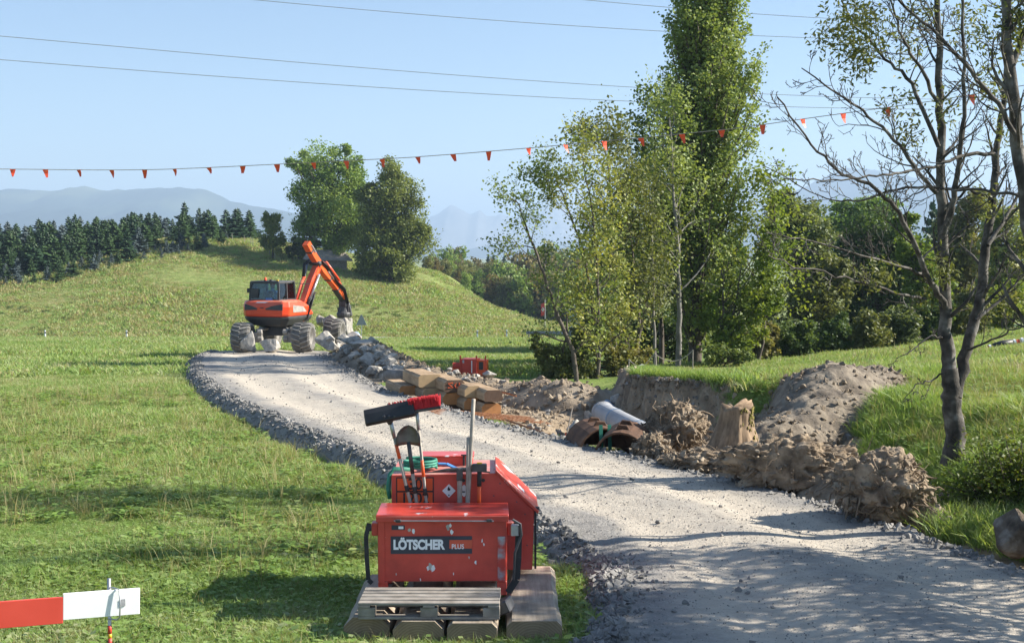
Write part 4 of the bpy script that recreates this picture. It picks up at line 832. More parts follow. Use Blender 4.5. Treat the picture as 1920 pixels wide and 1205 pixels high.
def diamond(cx, cz, r_, kind):
    d_ = MB().prism([(cx - r_, cz), (cx, cz - r_), (cx + r_, cz), (cx, cz + r_)], -.004, .001, 'y').build('hazard_diamond', M['white'], tk)
    if kind: MB().prism([(cx - .014, cz + .008), (cx, cz + .0), (cx + .014, cz + .008), (cx + .012, cz + .028), (cx + .004, cz + .024), (cx, cz + .044), (cx - .012, cz + .026)], -.0058, -.003, 'y').build('flame_mark', M['black'], d_); MB().box((cx, -.005, cz - .042), (.012, .002, .014)).build('class_digit', M['black'], d_)
    else: MB().box((cx - .006, -.005, cz - .01), (.034, .002, .012)).build('fish_mark', M['black'], d_)
diamond(-.13, .83, .065, 1); diamond(.015, .83, .06, 0)
# things lying on the tank
hs = MB(); rg = random.Random(3); pts = []
for k in range(40): a = k * .55; pts.append((-.62 + .16 * math.cos(a) + .2, .22 + .12 * math.sin(a), 1.015 + .0022 * k))
hs.tube(pts, .014, 7); hs.tube([(-.5, .1, 1.02), (-.66, .06, 1.03), (-.70, .03, .98), (-.715, .02, .85), (-.70, .03, .75)], .022, 8)
o_ = hs.build('green_hose', M['green_strap'], None, smooth=True); o_.parent = None; o_.matrix_world = Matrix.Translation((-.475, 12.18, ZB)); tag(o_, 'coiled green hose hanging over the left edge of the tank box', 'hose')
bl = MB(); pts = [(-.24, .1, 1.075), (-.16, .12, 1.07), (-.08, .10, 1.035), (.0, .08, 1.012)]
for a, b in zip(pts, pts[1:]): bl.bar(a, b, .07, .012)
o_ = bl.build('blue_strap', M['blue_sheet']); o_.location = (-.475, 12.18, ZB); tag(o_, 'folded blue strap lying on the tank box', 'strap')
mb = MB(); mb.tube([(-.28, 0, -.012), (-.15, 0, .006), (0, 0, .012), (.15, 0, .006), (.27, 0, -.016)], [.008, .016, .024, .016, .007], 8); 
o_ = thing('pickaxe', 'pickaxe head and handle leaning between the boxes', 'pickaxe', P(866, 882, 12.12), 0); mb.build('head', M['shovel'], o_, smooth=True)
MB().tube([(-.02, -.03, .03), (-.02, -.02, -.55)], [.026, .022], 8).build('handle', M['wood_handle'], o_); MB().box((-.02, -.028, -.03), (.06, .055, .12)).build('socket', M['steel_dark'], o_, .008)
# standing tools in the gap behind the lettered box: each runs from its head down to the mat
def pole(o_, a, b, r0, r1, mt, name='handle', n=10): return MB().tube([a, Vector(a) * .5 + Vector(b) * .5, b], [r0, (r0 + r1) / 2, r1], n).build(name, mt, o_, smooth=True)
def along(a, b, t): return tuple(Vector(a) * (1 - t) + Vector(b) * t)
def tool(name, label, cat, top, foot): 
    t_ = thing(name, label, cat, foot); return t_, tuple(Vector(top) - Vector(foot)), (0, 0, 0)
YT = 12.09
def foot(px, py): q = P(px, py, YT); return q
def down(top_px, mid_px, D=YT):
    "extend the tool line to the mat surface"
    a = P(*top_px, D); b = P(*mid_px, D); t = (a.z - ZB - .02) / (a.z - b.z); return tuple(a), tuple(a + (b - a) * t)
# push broom with black head
tp, ft = down((731, 785), (771, 948)); t_, a, b = tool('street_broom', 'push broom with wide black head seen from its back', 'broom', tp, ft)
pole(t_, along(a, b, .11), b, .016, .017, M['wood_handle']); pole(t_, a, along(a, b, .12), .020, .018, M['steel'], 'socket'); pole(t_, along(a, b, .16), along(a, b, .25), .0172, .0175, M['orange_band'], 'orange_band'); pole(t_, along(a, b, .42), along(a, b, .46), .021, .021, M['rubber'], 'rubber_sleeve')
hd = MB(); ang = R(12)
rot = Matrix.Rotation(-ang, 3, 'Y') @ Matrix.Rotation(R(-25), 3, 'X')
prof2 = [(-.035, -.07), (-.012, -.088), (.02, -.08), (.035, -.02), (.03, .05), (.012, .085), (-.02, .075), (-.038, .02)]
vs_ = []
for x in (-.24, -.12, 0, .12, .24):
    for p, q in prof2: vs_.append(rot @ Vector((x, p, q)) + Vector(a) + Vector((.0, -.02, .06)))
n = 8; hd.add(vs_, [(k * n + i, k * n + (i + 1) % n, (k + 1) * n + (i + 1) % n, (k + 1) * n + i) for k in range(4) for i in range(n)] + [tuple(range(n)), tuple(range(5 * n - 1, 4 * n - 1, -1))])
hh = hd.build('head', M['black'], t_, .006)
sk = MB()
for k in range(3): sk.tube([Vector(a) + Vector((-.055 + k * .055, -.075, .04)), Vector(a) + Vector((0, -.02, -.04))], [.012, .02], 6)
sk.build('head_bracket', M['steel_dark'], t_)
def bristles(parent, c, rot, Lx, dep, hh_, nx, ny, mt, seed):
    mb = MB(); rg = random.Random(seed)
    for i in range(nx):
        for j in range(ny):
            p0 = Vector((-Lx / 2 + Lx * (i + .5) / nx, -dep / 2 + dep * (j + .5) / ny, 0)); tipv = p0 + Vector((rg.uniform(-.018, .018), rg.uniform(-.012, .02) + (j - ny / 2) * .01, hh_ * rg.uniform(.85, 1.1)))
            ps = [p0 + Vector((.006, 0, 0)), p0 + Vector((-.003, .005, 0)), p0 + Vector((-.003, -.005, 0)), tipv + Vector((.005, 0, 0)), tipv + Vector((-.003, .004, 0)), tipv + Vector((-.003, -.004, 0))]
            ps = [rot @ q + Vector(c) for q in ps]; mb.add(ps, [(0, 1, 4, 3), (1, 2, 5, 4), (2, 0, 3, 5), (3, 4, 5)])
    return mb.build('bristles', mt, parent)
bristles(t_, Vector(a) + rot @ Vector((0.12, .02, .072)) + Vector((0, -.02, .06)), rot, .22, .04, .022, 20, 4, M['bristle'], 4)
# broom with red bristles up
tp, ft = down((781, 768), (800, 948)); t_, a, b = tool('street_broom', 'broom with red bristles pointing up on a pale handle', 'broom', tp, ft)
pole(t_, along(a, b, .10), b, .014, .016, M['wood_handle']); pole(t_, a, along(a, b, .12), .017, .016, M['steel'], 'socket'); pole(t_, along(a, b, .30), along(a, b, .40), .0158, .0162, M['orange_band'], 'orange_band'); pole(t_, along(a, b, .47), along(a, b, .51), .020, .020, M['rubber'], 'rubber_sleeve')
rot = Matrix.Rotation(R(-9), 3, 'Y'); c_ = Vector(a) + Vector((.085, 0, .005))
MB().box(c_, (.30, .075, .028), rot).build('head', M['steel_dark'], t_, .005); bristles(t_, c_ + Vector((0, 0, .014)), rot, .29, .066, .105, 32, 7, M['bristle'], 6)
# round point shovel standing blade up
tp, ft = down((766, 832), (782, 948)); t_, a, b = tool('shovel', 'steel shovel standing blade up between the two brooms', 'shovel', tp, ft)
pole(t_, a, b, .017, .018, M['wood_handle']); pole(t_, Vector(a) + Vector((0, 0, .02)), along(a, b, .22), .02, .019, M['steel_dark'], 'socket'); pole(t_, along(a, b, .32), along(a, b, .37), .022, .022, M['rubber'], 'rubber_sleeve')
rows = [(0.0, .112), (.03, .118), (.07, .114), (.11, .10), (.145, .075), (.172, .04), (.182, .008)]; vs_ = []; nn = 9
for side in (0, 1):
    for (z, hw) in rows:
        for k in range(nn):
            u = -1 + 2 * k / (nn - 1); vs_.append((a[0] + u * hw + .0, a[1] - .035 * u * u + (.012 if side else 0) - .01 + .25 * z * .2, a[2] + z - (.018 * abs(u) if z == 0 else 0)))
mm = len(rows); fs_ = [(s_ * mm * nn + r_ * nn + k, s_ * mm * nn + r_ * nn + k + 1, s_ * mm * nn + (r_ + 1) * nn + k + 1, s_ * mm * nn + (r_ + 1) * nn + k) for s_ in (0, 1) for r_ in range(mm - 1) for k in range(nn - 1)]
off = mm * nn
for r_ in range(mm - 1): fs_ += [(r_ * nn, (r_ + 1) * nn, off + (r_ + 1) * nn, off + r_ * nn), (r_ * nn + nn - 1, off + r_ * nn + nn - 1, off + (r_ + 1) * nn + nn - 1, (r_ + 1) * nn + nn - 1)]
for k in range(nn - 1): fs_ += [(k, k + 1, off + k + 1, off + k), ((mm - 1) * nn + k, off + (mm - 1) * nn + k, off + (mm - 1) * nn + k + 1, (mm - 1) * nn + k + 1)]
MB().add(vs_, fs_).build('blade', M['shovel'], t_, smooth=True)
# plain poles
for lab, tpx, mpx, r_ in [('tall grey pole, the longest of the plain handles between the boxes', (888, 748), (877, 950), .019), ('short grey pole leaning against the tall one', (878, 820), (876, 950), .017)]:
    tp, ft = down(tpx, mpx); t_, a, b = tool('wooden_pole', lab, 'pole', tp, ft); MB().tube([Vector(a) + Vector((0, 0, .004)), a, along(a, b, .3), along(a, b, .7), b], [r_ * .6, r_, r_, r_ * 1.1, r_ * 1.15], 10).build('shaft', M['wood_handle'], t_, smooth=True)
# sledge hammer with yellow handle
tp, ft = down((899, 876), (898, 950)); t_, a, b = tool('sledge_hammer', 'sledge hammer with black head and yellow handle', 'hammer', tp, ft)
pole(t_, along(a, b, .08), b, .018, .018, M['yellow']); pole(t_, along(a, b, .17), along(a, b, .35), .0186, .0186, M['orange_band'], 'orange_grip'); pole(t_, Vector(a) + Vector((0, 0, -.02)), along(a, b, .17), .022, .022, M['rubber'], 'overstrike_guard')
MB().prism([(-.07, -.028), (-.062, -.036), (.062, -.036), (.07, -.028), (.07, .028), (.062, .036), (-.062, .036), (-.07, .028)], -.033, .033, 'y').build('head', M['steel_dark'], t_).location = Vector(a); MB().box(Vector(a) + Vector((0, 0, .042)), (.05, .03, .014)).build('yellow_wedge', M['yellow'], t_, .004)
# loose kerb block leaning at the pallet
o_ = MB().box((0, 0, .05), (.13, .2, .11)).build('squared_block', M['steel_dark'], None, .012); o_.location = P(950, 1150, 10.9) + Vector((0, 0, -.0)); o_.location.z = ZB; o_.rotation_euler = (0, R(-24), R(-12)); o_.location.z += .02; tag(o_, 'small dark block leaning against the right end of the pallet', 'block')
# barrier
BD = 9.9
br = thing('barrier', 'red and white barrier board on a striped steel post', 'barrier', (P(205, 1130, BD).x, BD, gz(-3.1, BD)), R(22))
zc = P(205, 1130, BD).z - br.location.z
for k, (x0, x1, mt) in enumerate([(-.345, .225, 'white'), (-.905, -.345, 'red_plain'), (-1.465, -.905, 'white'), (-2.025, -1.465, 'red_plain')]):
    MB().box(((x0 + x1) / 2, -.045, zc), (x1 - x0, .024, .205), Matrix.Rotation(R(1.2), 3, 'Y')).build('white_panel' if mt == 'white' else 'red_panel', mat('barrier_' + mt, [(.3, (.86, .87, .88)), (.7, (.9, .9, .9))] if mt == 'white' else [(.3, (.60, .06, .04)), (.7, (.68, .08, .055))], 3, .4, chips=None if mt == 'white' else (.8, .8, .8), chipscale=14, chipth=.76), br, .003)
    br.children[-1].location.z = -(x0 + x1) / 2 * math.tan(R(1.2)) * 1.0
ps = MB().tube([(0, 0, -.1), (0, 0, zc + .195)], .0145, 10).build('post', M['steel'], br, smooth=True)
zs = 0
for k, (z0, z1, mt) in enumerate([(zc - .24, zc - .175, 'red_plain'), (zc - .275, zc - .242, 'yellow'), (zc - .36, zc - .277, 'red_plain'), (zc - .5, zc - .362, 'white')]): MB().tube([(0, 0, z0), (0, 0, z1)], .0162, 10).build('post_band', M[mt], ps, smooth=True)
MB().tube([(.004, -.01, zc + .125), (.03, -.03, zc + .127), (.07, -.075, zc + .12), (.075, -.085, zc), (.068, -.085, zc - .10), (.05, -.07, zc - .118), (-.01, -.02, zc - .12)], .006, 8).build('board_clip', M['steel'], br, smooth=True)
MB().box((.098, -.062, zc + .01), (.034, .006, .055)).build('maker_tag', M['concrete'], br)
# ================================================================ excavator
def wheel(parent, loc, rot, name='wheel', Rr=.62, Wd=.78):
    wv_ = thing(name, '', '', loc); wv_.parent = parent; wv_.rotation_euler = rot
    for k_ in ('label', 'category'):
        if k_ in wv_: del wv_[k_]
    hw = Wd / 2; mb = MB().lathe([(-hw * .8, .30), (-hw, .42), (-hw * .98, .52), (-hw * .8, .575), (0, .59), (hw * .8, .575), (hw * .98, .52), (hw, .42), (hw * .8, .30)], 40, 'x')
    for k in range(18):
        for s_ in (-1, 1):
            a0 = 2 * math.pi * (k + (.5 if s_ > 0 else 0)) / 18; pr = []
            for (x, da, r0, r1) in [(.0, .20, .575, .655), (.16, .12, .575, .652), (.31, .02, .55, .63), (hw, -.04, .44, .575)]:
                for (aw, r_) in [(-.045, r0), (-.035, r1), (.035, r1), (.045, r0)]:
                    a = a0 + da + aw; pr.append((s_ * x, r_ * math.cos(a), r_ * math.sin(a)))
            mb.add(pr, [(i * 4 + j, i * 4 + (j + 1) % 4, i * 4 + 4 + (j + 1) % 4, i * 4 + 4 + j) for i in range(3) for j in range(4)] + [(0, 1, 2, 3), (15, 14, 13, 12)], 1)
    t_ = mb.build('tyre', [M['tyre_core'], M['tyre']], wv_)
    MB().lathe([(-hw * .5, .02), (-hw * .5, .2), (-hw * .75, .28), (-hw * .82, .31), (hw * .82, .31), (hw * .75, .28), (hw * .5, .2), (hw * .5, .02)], 28, 'x').build('rim', M['exc_grey'], wv_, smooth=False)
    return wv_
EXD = 51.8; ep = P(515, 662, EXD); EZ = float(zroad(ep.x, EXD))
ex = thing('walking_excavator', 'orange-red walking excavator with four dusty wheels gripping a boulder', 'excavator', (ep.x, EXD, EZ), 0)
ex.scale = (.98, .98, .93)
HEAD = R(-16); Ru = Matrix.Rotation(HEAD, 3, 'Z')
def ux_(v): return tuple(Ru @ Vector(v))
for (px, y, z) in [(457, -.3, .62), (573, -.3, .62), (606, 2.9, .62), (484, 2.9, .62)]:
    wheel(ex, ((px - 515) / F * (EXD + y), y, z), (random.Random(px).uniform(0, 1), 0, R(-4 if px < 515 else -6)))
un = MB(); un.box((0, 1.2, .82), (1.15, 1.3, .38)); un.tube([(0, 1.2, .95), (0, 1.2, 1.1)], .55, 20)
for s_ in (-1, 1):
    un.bar((s_ * .4, .8, .8), (s_ * .85, -.1, .66), .26, .3); un.bar((s_ * .4, 1.7, .8), (s_ * 1.0, 2.8, .66), .24, .28)
un.build('undercarriage', M['exc_dark'], ex, .02)
for s_ in (-1, 1):
    mb = MB(); mb.box((s_ * .62, -.25, .62), (.36, .34, .44)); mb.tube([(s_ * .42, -.42, .86), (s_ * .62, -.42, .86)], .12, 12); mb.tube([(s_ * .42, -.42, .56), (s_ * .62, -.42, .56)], .11, 12); mb.build('leg', M['exc_grey'], ex, .025)
    MB().tube([(s_ * .38, .5, .95), (s_ * .66, -.3, .92)], .07, 10).build('hydraulic_cylinder', M['exc_grey'], ex, smooth=True)
    MB().bar((s_ * .5, 1.8, .9), (s_ * .95, 2.7, .85), .16, .16).build('leg', M['exc_grey'], ex, .02)
# upper body: shaped counterweight house built as stacked outlines
def outline(z, w_, y0, y1, c):
    return [(-w_, y0 + c, z), (-w_ + c, y0, z), (w_ - c, y0, z), (w_, y0 + c, z), (w_, y1 - .25, z), (w_ - .25, y1, z), (-w_ + .25, y1, z), (-w_, y1 - .25, z)]
def stack(name, outs, mt, parent, tr=(0, 1.2, 0), bevel=.03, smooth=False):
    mb = MB(); n = 8; vs_ = [Vector(ux_(p)) + Vector(tr) for o_ in outs for p in o_]
    mb.add(vs_, [(i * n + k, i * n + (k + 1) % n, (i + 1) * n + (k + 1) % n, (i + 1) * n + k) for i in range(len(outs) - 1) for k in range(n)] + [tuple(range(n)), tuple(range(len(outs) * n - 1, (len(outs) - 1) * n - 1, -1))])
    return mb.build(name, mt, parent, bevel, smooth)
stack('belly', [outline(1.02, .55, -.75, .9, .12), outline(1.12, .78, -1.15, 1.2, .18), outline(1.38, 1.0, -1.38, 1.3, .22), outline(1.50, 1.02, -1.42, 1.3, .24)], M['exc_dark'], ex)
stack('body', [outline(1.49, 1.0, -1.41, 1.35, .22), outline(1.56, 1.04, -1.46, 1.38, .24), outline(1.92, 1.06, -1.46, .9, .24), outline(2.16, 1.02, -1.38, .25, .2), outline(2.20, .96, -1.30, .1, .2)], M['exc_red'], ex, bevel=.035)
def panel(name, pts, mt, parent=ex, tr=(0, 1.2, 0), th=.02, nrm=(0, -1, 0)):
    nv = Vector(nrm); a = [Vector(p) for p in pts]; b = [p - nv * th for p in a]; n = len(a); vs_ = [Vector(ux_(p)) + Vector(tr) for p in a + b]
    return MB().add(vs_, [tuple(range(n)), tuple(range(2 * n - 1, n - 1, -1))] + [(k, n + k, n + (k + 1) % n, (k + 1) % n) for k in range(n)]).build(name, mt, parent)
panel('grille', [(-.86, -1.475, 1.78), (-.30, -1.475, 1.80), (-.28, -1.475, 1.86), (-.46, -1.475, 1.94), (-.86, -1.455, 2.06)], M['exc_dark'])
panel('grille', [(.86, -1.475, 1.78), (.10, -1.475, 1.80), (.08, -1.475, 1.86), (.36, -1.475, 1.96), (.86, -1.455, 2.06)], M['exc_dark'])
panel('decal', [(-.40, -1.405, 2.10), (.05, -1.405, 2.10), (.20, -1.392, 2.15), (-.30, -1.392, 2.15)], M['white'], th=.015); panel('model_badge', [(-.16, -1.472, 1.86), (.0, -1.472, 1.86), (.0, -1.472, 1.90), (-.16, -1.472, 1.90)], M['exc_dark'], th=.012)
panel('side_decal', [(1.068, -.9, 1.68), (1.068, .4, 1.66), (1.062, .1, 1.9), (1.062, -.9, 2.0)], M['exc_grey'], nrm=(1, 0, 0)); 
# cab
cabc = Vector((-.22, -.10, 0)); cw, cy0, cy1, cz0, cz1 = .66, -.85, .70, 2.18, 2.98
cabp = lambda x, y, z: tuple(Vector(ux_((x - .22, y - .10, z))) + Vector((0, 1.2, 0)))
pill = MB()
for (x, y) in [(-cw, cy0), (cw, cy0), (cw, cy1), (-cw, cy1), (cw, -.1)]: pill.bar(cabp(x, y, cz0 - .05), cabp(x * .94, y * .95, cz1), .09, .09, (0, 1, 0))
for z in (cz0 + .02, cz1 - .02): 
    for a, b in [((-cw, cy0), (cw, cy0)), ((cw, cy0), (cw, cy1)), ((-cw, cy1), (cw, cy1)), ((-cw, cy0), (-cw, cy1))]: k_ = 1 if z < 2.5 else .95; pill.bar(cabp(a[0] * k_, a[1] * k_, z), cabp(b[0] * k_, b[1] * k_, z), .09, .07)
cb = pill.build('cab_frame', M['exc_dark'], ex, .01)
rf = MB(); vs_ = [cabp(x, y, z) for z, k in ((cz1 + .0, 1.0), (cz1 + .06, .96)) for x, y in [(-cw * k, cy0 * k), (cw * k, cy0 * k), (cw * k, cy1 * k), (-cw * k, cy1 * k)]]
rf.add(vs_, [(0, 1, 2, 3), (7, 6, 5, 4)] + [(k, 4 + k, 4 + (k + 1) % 4, (k + 1) % 4) for k in range(4)]).build('cab_roof', M['exc_dark'], ex, .01)
fl = MB(); vs_ = [cabp(x, y, z) for z in (2.12, 2.19) for x, y in [(-cw, cy0), (cw, cy0), (cw, cy1), (-cw, cy1)]]; fl.add(vs_, [(0, 1, 2, 3), (7, 6, 5, 4)] + [(k, 4 + k, 4 + (k + 1) % 4, (k + 1) % 4) for k in range(4)]).build('cab_floor', M['exc_dark'], ex)
def pane(a, b, name='window'):
    q = [cabp(a[0], a[1], cz0 + .06), cabp(b[0], b[1], cz0 + .06), cabp(b[0] * .95, b[1] * .95, cz1 - .06), cabp(a[0] * .95, a[1] * .95, cz1 - .06)]; c_ = sum((Vector(p) for p in q), Vector()) / 4; cc = Vector(cabp(0, 0, 2.6)); off = (c_ - cc).normalized() * .006; off.z = 0
    MB().add([Vector(p) for p in q] + [Vector(p) + off for p in q], [(0, 1, 2, 3), (7, 6, 5, 4), (0, 4, 5, 1), (1, 5, 6, 2), (2, 6, 7, 3), (3, 7, 4, 0)]).build(name, M['glass'], ex)
pane((-cw + .05, cy0), (cw - .05, cy0)); pane((cw, cy0 + .05), (cw, -.15)); pane((cw, -.05), (cw, cy1 - .05)); pane((-cw, cy0 + .05), (-cw, cy1 - .05)); pane((-cw + .05, cy1), (cw - .05, cy1))
MB().box(cabp(-.42, cy0 - .03, 2.5), (.34, .03, .42), Ru).build('rear_vent_box', M['exc_dark'], ex, .01)
MB().box(cabp(.26, cy0 - .06, 2.22), (.30, .12, .16), Ru).build('blue_box', M['blue_sheet'], ex, .01)
bn = MB().lathe([(0, .07), (.03, .07)], 14, 'z', cabp(.0, cy0 + .12, cz1 + .06)).build('beacon_base', M['exc_dark'], ex); MB().lathe([(.03, .055), (.12, .055), (.16, .03), (.165, .0)], 14, 'z', cabp(.0, cy0 + .12, cz1 + .06)).build('beacon_lamp', M['flag'], bn, smooth=True)
MB().box(cabp(.26, cy0 + .1, cz1 + .09), (.1, .1, .08), Ru).build('work_light', M['exc_dark'], ex, .01); MB().box(cabp(.5, cy0 + .2, cz1 + .08), (.12, .08, .05), Ru).build('work_light', M['yellow'], ex, .01)
MB().tube([cabp(cw, .5, cz1 - .06), cabp(cw + .55, .9, cz1 - .10)], .018, 6).build('mirror_arm', M['exc_dark'], ex); MB().box(cabp(cw + .06, .45, cz1 - .05), (.10, .06, .12), Ru).build('side_light', M['exc_dark'], ex, .01)
MB().box(cabp(-cw - .12, cy0 + .1, 2.62), (.12, .05, .2), Ru).build('rear_mirror', M['exc_dark'], ex, .01)
st = MB().box(cabp(-.02, -.1, 2.20), (.5, .5, .10), Ru); st.box(cabp(-.02, -.38, 2.38), (.46, .1, .36), Ru); st.build('seat', M['rubber'], ex, .03)
# boom in the vertical plane through the heading, right of the cab
BX = .62
RB = Matrix.Rotation(R(-26), 3, 'Z')
def bp_(f, z, x=BX): return tuple(RB @ Vector((x, f, z)) + Vector((0, 1.2, 0)))
def poly_beam(name, line, w_, mt, x=BX):
    "line = [(f, z, depth)] side profile; builds a box-section boom"
    mb = MB(); up = []; lo = []
    for i, (f, z, h) in enumerate(line):
        a = line[max(i - 1, 0)]; b = line[min(i + 1, len(line) - 1)]; d = Vector((b[0] - a[0], b[1] - a[1])).normalized(); n_ = Vector((-d.y, d.x)); up.append((f + n_.x * h / 2, z + n_.y * h / 2)); lo.append((f - n_.x * h / 2, z - n_.y * h / 2))
    pl_ = up + lo[::-1]; n = len(pl_); vs_ = [bp_(f, z, x + s_ * w_ / 2) for s_ in (-1, 1) for f, z in pl_]; m = len(line)
    fs_ = [(k, n + k, n + (k + 1) % n, (k + 1) % n) for k in range(n)]
    for s_ in (0, 1):
        for i in range(m - 1): fs_.append(tuple(s_ * n + v for v in (i, i + 1, n - 2 - i, n - 1 - i)))
    return mb.add(vs_, fs_).build(name, mt, ex, .02)
pb = poly_beam('boom', [(.55, 1.25, .28), (.95, 2.1, .36), (1.45, 3.0, .36), (1.95, 3.75, .28)], .30, M['exc_red'])
poly_beam('boom_sunlit_side', [(.85, 1.9, .16), (1.8, 3.55, .13)], .32, M['exc_red_sunlit'])  # strip on the boom flanks painted in the sunlit tone
arm = poly_beam('arm', [(1.05, 4.72, .30), (1.6, 4.1, .30), (2.3, 3.45, .32), (3.1, 2.85, .28), (3.85, 2.15, .20)], .29, M['exc_red_sunlit'], BX + .02)
poly_beam('telescope', [(3.3, 2.62, .26), (3.95, 2.02, .24)], .27, M['exc_dark'])
poly_beam('arm_link', [(2.1, 3.85, .16), (3.0, 3.25, .18), (3.75, 2.55, .14), (4.0, 2.15, .16)], .2, M['exc_red'], BX + .06)
for (a, b, r_, mt, nm, x) in [((.45, 1.6), (1.35, 3.2), .085, 'exc_red', 'lift_cylinder', BX - .3), ((1.30, 3.1), (1.62, 3.85), .05, 'bluegrey', 'cylinder_rod', BX - .3), ((1.0, 2.2), (1.7, 3.3), .055, 'steel', 'cylinder_rod', BX + .24), ((2.2, 3.85), (3.2, 3.0), .07, 'exc_red', 'stick_cylinder', BX + .25), ((.75, 1.5), (1.05, 2.3), .075, 'exc_dark', 'hydraulic_cylinder', BX + .22)]:
    MB().tube([bp_(a[0], a[1], x), bp_(b[0], b[1], x)], r_, 12).build(nm, M[mt], ex, smooth=True)
hs = MB(); rg = random.Random(8)
for k in range(6):
    x = BX + rg.uniform(.18, .34); hs.tube([bp_(.7 + rg.uniform(-.1, .1), 1.3, x), bp_(.85, 1.9 + rg.uniform(-.2, .2), x + .12), bp_(1.1, 2.3, x + .1), bp_(1.3 + rg.uniform(-.1, .2), 2.5, x - .05)], .024, 6)
for k in range(4):
    x = BX + rg.uniform(-.3, -.12); hs.tube([bp_(1.2, 3.2, x), bp_(1.35, 3.75, x - .05), bp_(1.7, 4.0, x), bp_(2.0, 3.8, x + .1)], .026, 6)
for k in range(5):
    x = BX + .17 + k * .025; hs.tube([bp_(1.9, 3.9, x), bp_(2.4, 3.5 + .03 * k, x), bp_(3.0, 3.0, x), bp_(3.6, 2.45 + .04 * k, x + .04), bp_(3.95, 1.9, x)], .022, 6)
hs.build('hydraulic_hoses', M['black'], ex, smooth=True)
mb = MB(); mb.tube([bp_(1.75, 3.8, BX - .26), bp_(1.75, 3.8, BX + .26)], .1, 14); mb.tube([bp_(3.9, 2.1, BX - .2), bp_(3.9, 2.1, BX + .22)], .09, 12); mb.build('pivot_pins', M['exc_dark'], ex, smooth=True)
for (f0, z0, f1, z1) in [(1.2, 4.62, 1.5, 4.28), (2.45, 3.42, 2.95, 3.02)]:
    MB().bar(bp_(f0, z0, BX + .17), bp_(f1, z1, BX + .17), .012, .12, (1, 0, 0)).build('decal', M['white'], ex)
for (f0, z0) in [(1.35, 4.38), (1.95, 3.78), (2.75, 3.12), (3.35, 2.62)]:
    MB().box(bp_(f0, z0, BX + .02), (.33, .09, .34), RB @ Matrix.Rotation(R(-42), 3, 'X')).build('clamp', M['exc_dark'], ex, .01)
# tiltrotator and grapple bucket
tr = MB(); c0 = Vector(bp_(3.95, 1.95)); tr.box(c0 + Vector((0, 0, -.08)), (.34, .36, .30), Ru); tr.tube([c0 + Vector((-.2, 0, -.12)), c0 + Vector((.26, 0, -.12))], .14, 12); tr.lathe([(-.72, .30), (-.60, .33), (-.5, .33), (-.42, .24), (-.2, .2)], 18, 'z', c0); tr.box(c0 + Vector((.18, 0, -.30)), (.2, .3, .34), Ru); tr.tube([c0 + Vector((.26, -.05, -.2)), c0 + Vector((.34, -.05, -.65))], .06, 8); tr.tube([c0 + Vector((-.24, -.05, -.25)), c0 + Vector((-.18, -.1, -.6))], .06, 8)
tr.build('tilt_rotator', M['steel_dark'], ex, .015)
bk = MB(); bz = c0.z - .80
bk.box((c0.x, c0.y, bz), (.66, .5, .10)); 
for k in range(5): bk.box((c0.x - .26 + k * .13, c0.y - .3, bz - .06), (.06, .14, .22))
for s_ in (-1, 1): bk.prism([(c0.y - .34, bz + .02), (c0.y + .34, bz + .02), (c0.y + .30, bz - .45), (c0.y - .05, bz - .62), (c0.y - .28, bz - .30)], c0.x + s_ * .33 - .015, c0.x + s_ * .33 + .015, 'x')
bk.build('grapple_bucket', M['exc_grey'], ex, .012)
# driver seated in the cab
def skin_person(name, label, loc, rotz):
    J = {'hip': (0, 0, .12), 'belly': (0, .0, .28), 'chest': (0, .02, .46), 'neck': (0, .04, .60), 'head': (0, .06, .70), 'top': (0, .06, .82), 'sl': (-.19, .03, .54), 'el': (-.26, .16, .32), 'hl': (-.2, .38, .34), 'sr': (.19, .03, .54), 'er': (.26, .16, .32), 'hr': (.2, .38, .34), 'kl': (-.13, .42, .12), 'fl': (-.13, .46, -.2), 'kr': (.13, .42, .12), 'fr': (.13, .46, -.2)}
    rad = {'hip': .15, 'belly': .14, 'chest': .16, 'neck': .055, 'head': .09, 'top': .075, 'sl': .07, 'sr': .07, 'el': .05, 'er': .05, 'hl': .035, 'hr': .035, 'kl': .075, 'kr': .075, 'fl': .05, 'fr': .05}
    E = [('hip', 'belly'), ('belly', 'chest'), ('chest', 'neck'), ('neck', 'head'), ('head', 'top'), ('chest', 'sl'), ('sl', 'el'), ('el', 'hl'), ('chest', 'sr'), ('sr', 'er'), ('er', 'hr'), ('hip', 'kl'), ('kl', 'fl'), ('hip', 'kr'), ('kr', 'fr')]
    ks = list(J); me = bpy.data.meshes.new('person'); me.from_pydata([J[k] for k in ks], [(ks.index(a), ks.index(b)) for a, b in E], []); root = thing(name, label, 'person', loc, rotz)
    body = link('body', me, root, M['blue_sheet']); md = body.modifiers.new('skin', 'SKIN'); 
    for i, k in enumerate(ks): me.skin_vertices[0].data[i].radius = (rad[k], rad[k]); me.skin_vertices[0].data[i].use_root = k == 'hip'
    body.modifiers.new('sub', 'SUBSURF').levels = 1; body.modifiers['sub'].render_levels = 1
    MB().lathe([(.66, .05), (.70, .085), (.76, .095), (.82, .09), (.87, .05), (.88, 0)], 14, 'z', (0, .06, 0)).build('face', M['skin'], root, smooth=True)
    MB().lathe([(.80, .112), (.84, .112), (.90, .08), (.925, 0)], 14, 'z', (0, .06, 0)).build('helmet', M['cloth_orange'], root, smooth=True)
    MB().prism([(-.15, .24), (.15, .24), (.17, .5), (.06, .55), (-.06, .55), (-.17, .5)], -.17, -.145, 'y').build('vest_back', M['cloth_orange'], root)
w_ = Matrix.Translation(ex.location) @ Matrix.Diagonal((.98, .98, .93, 1)); sp = w_ @ Vector(cabp(-.02, -.1, 1.98))
skin_person('person', 'driver in orange and blue work clothes seated in the excavator cab', tuple(sp), HEAD)
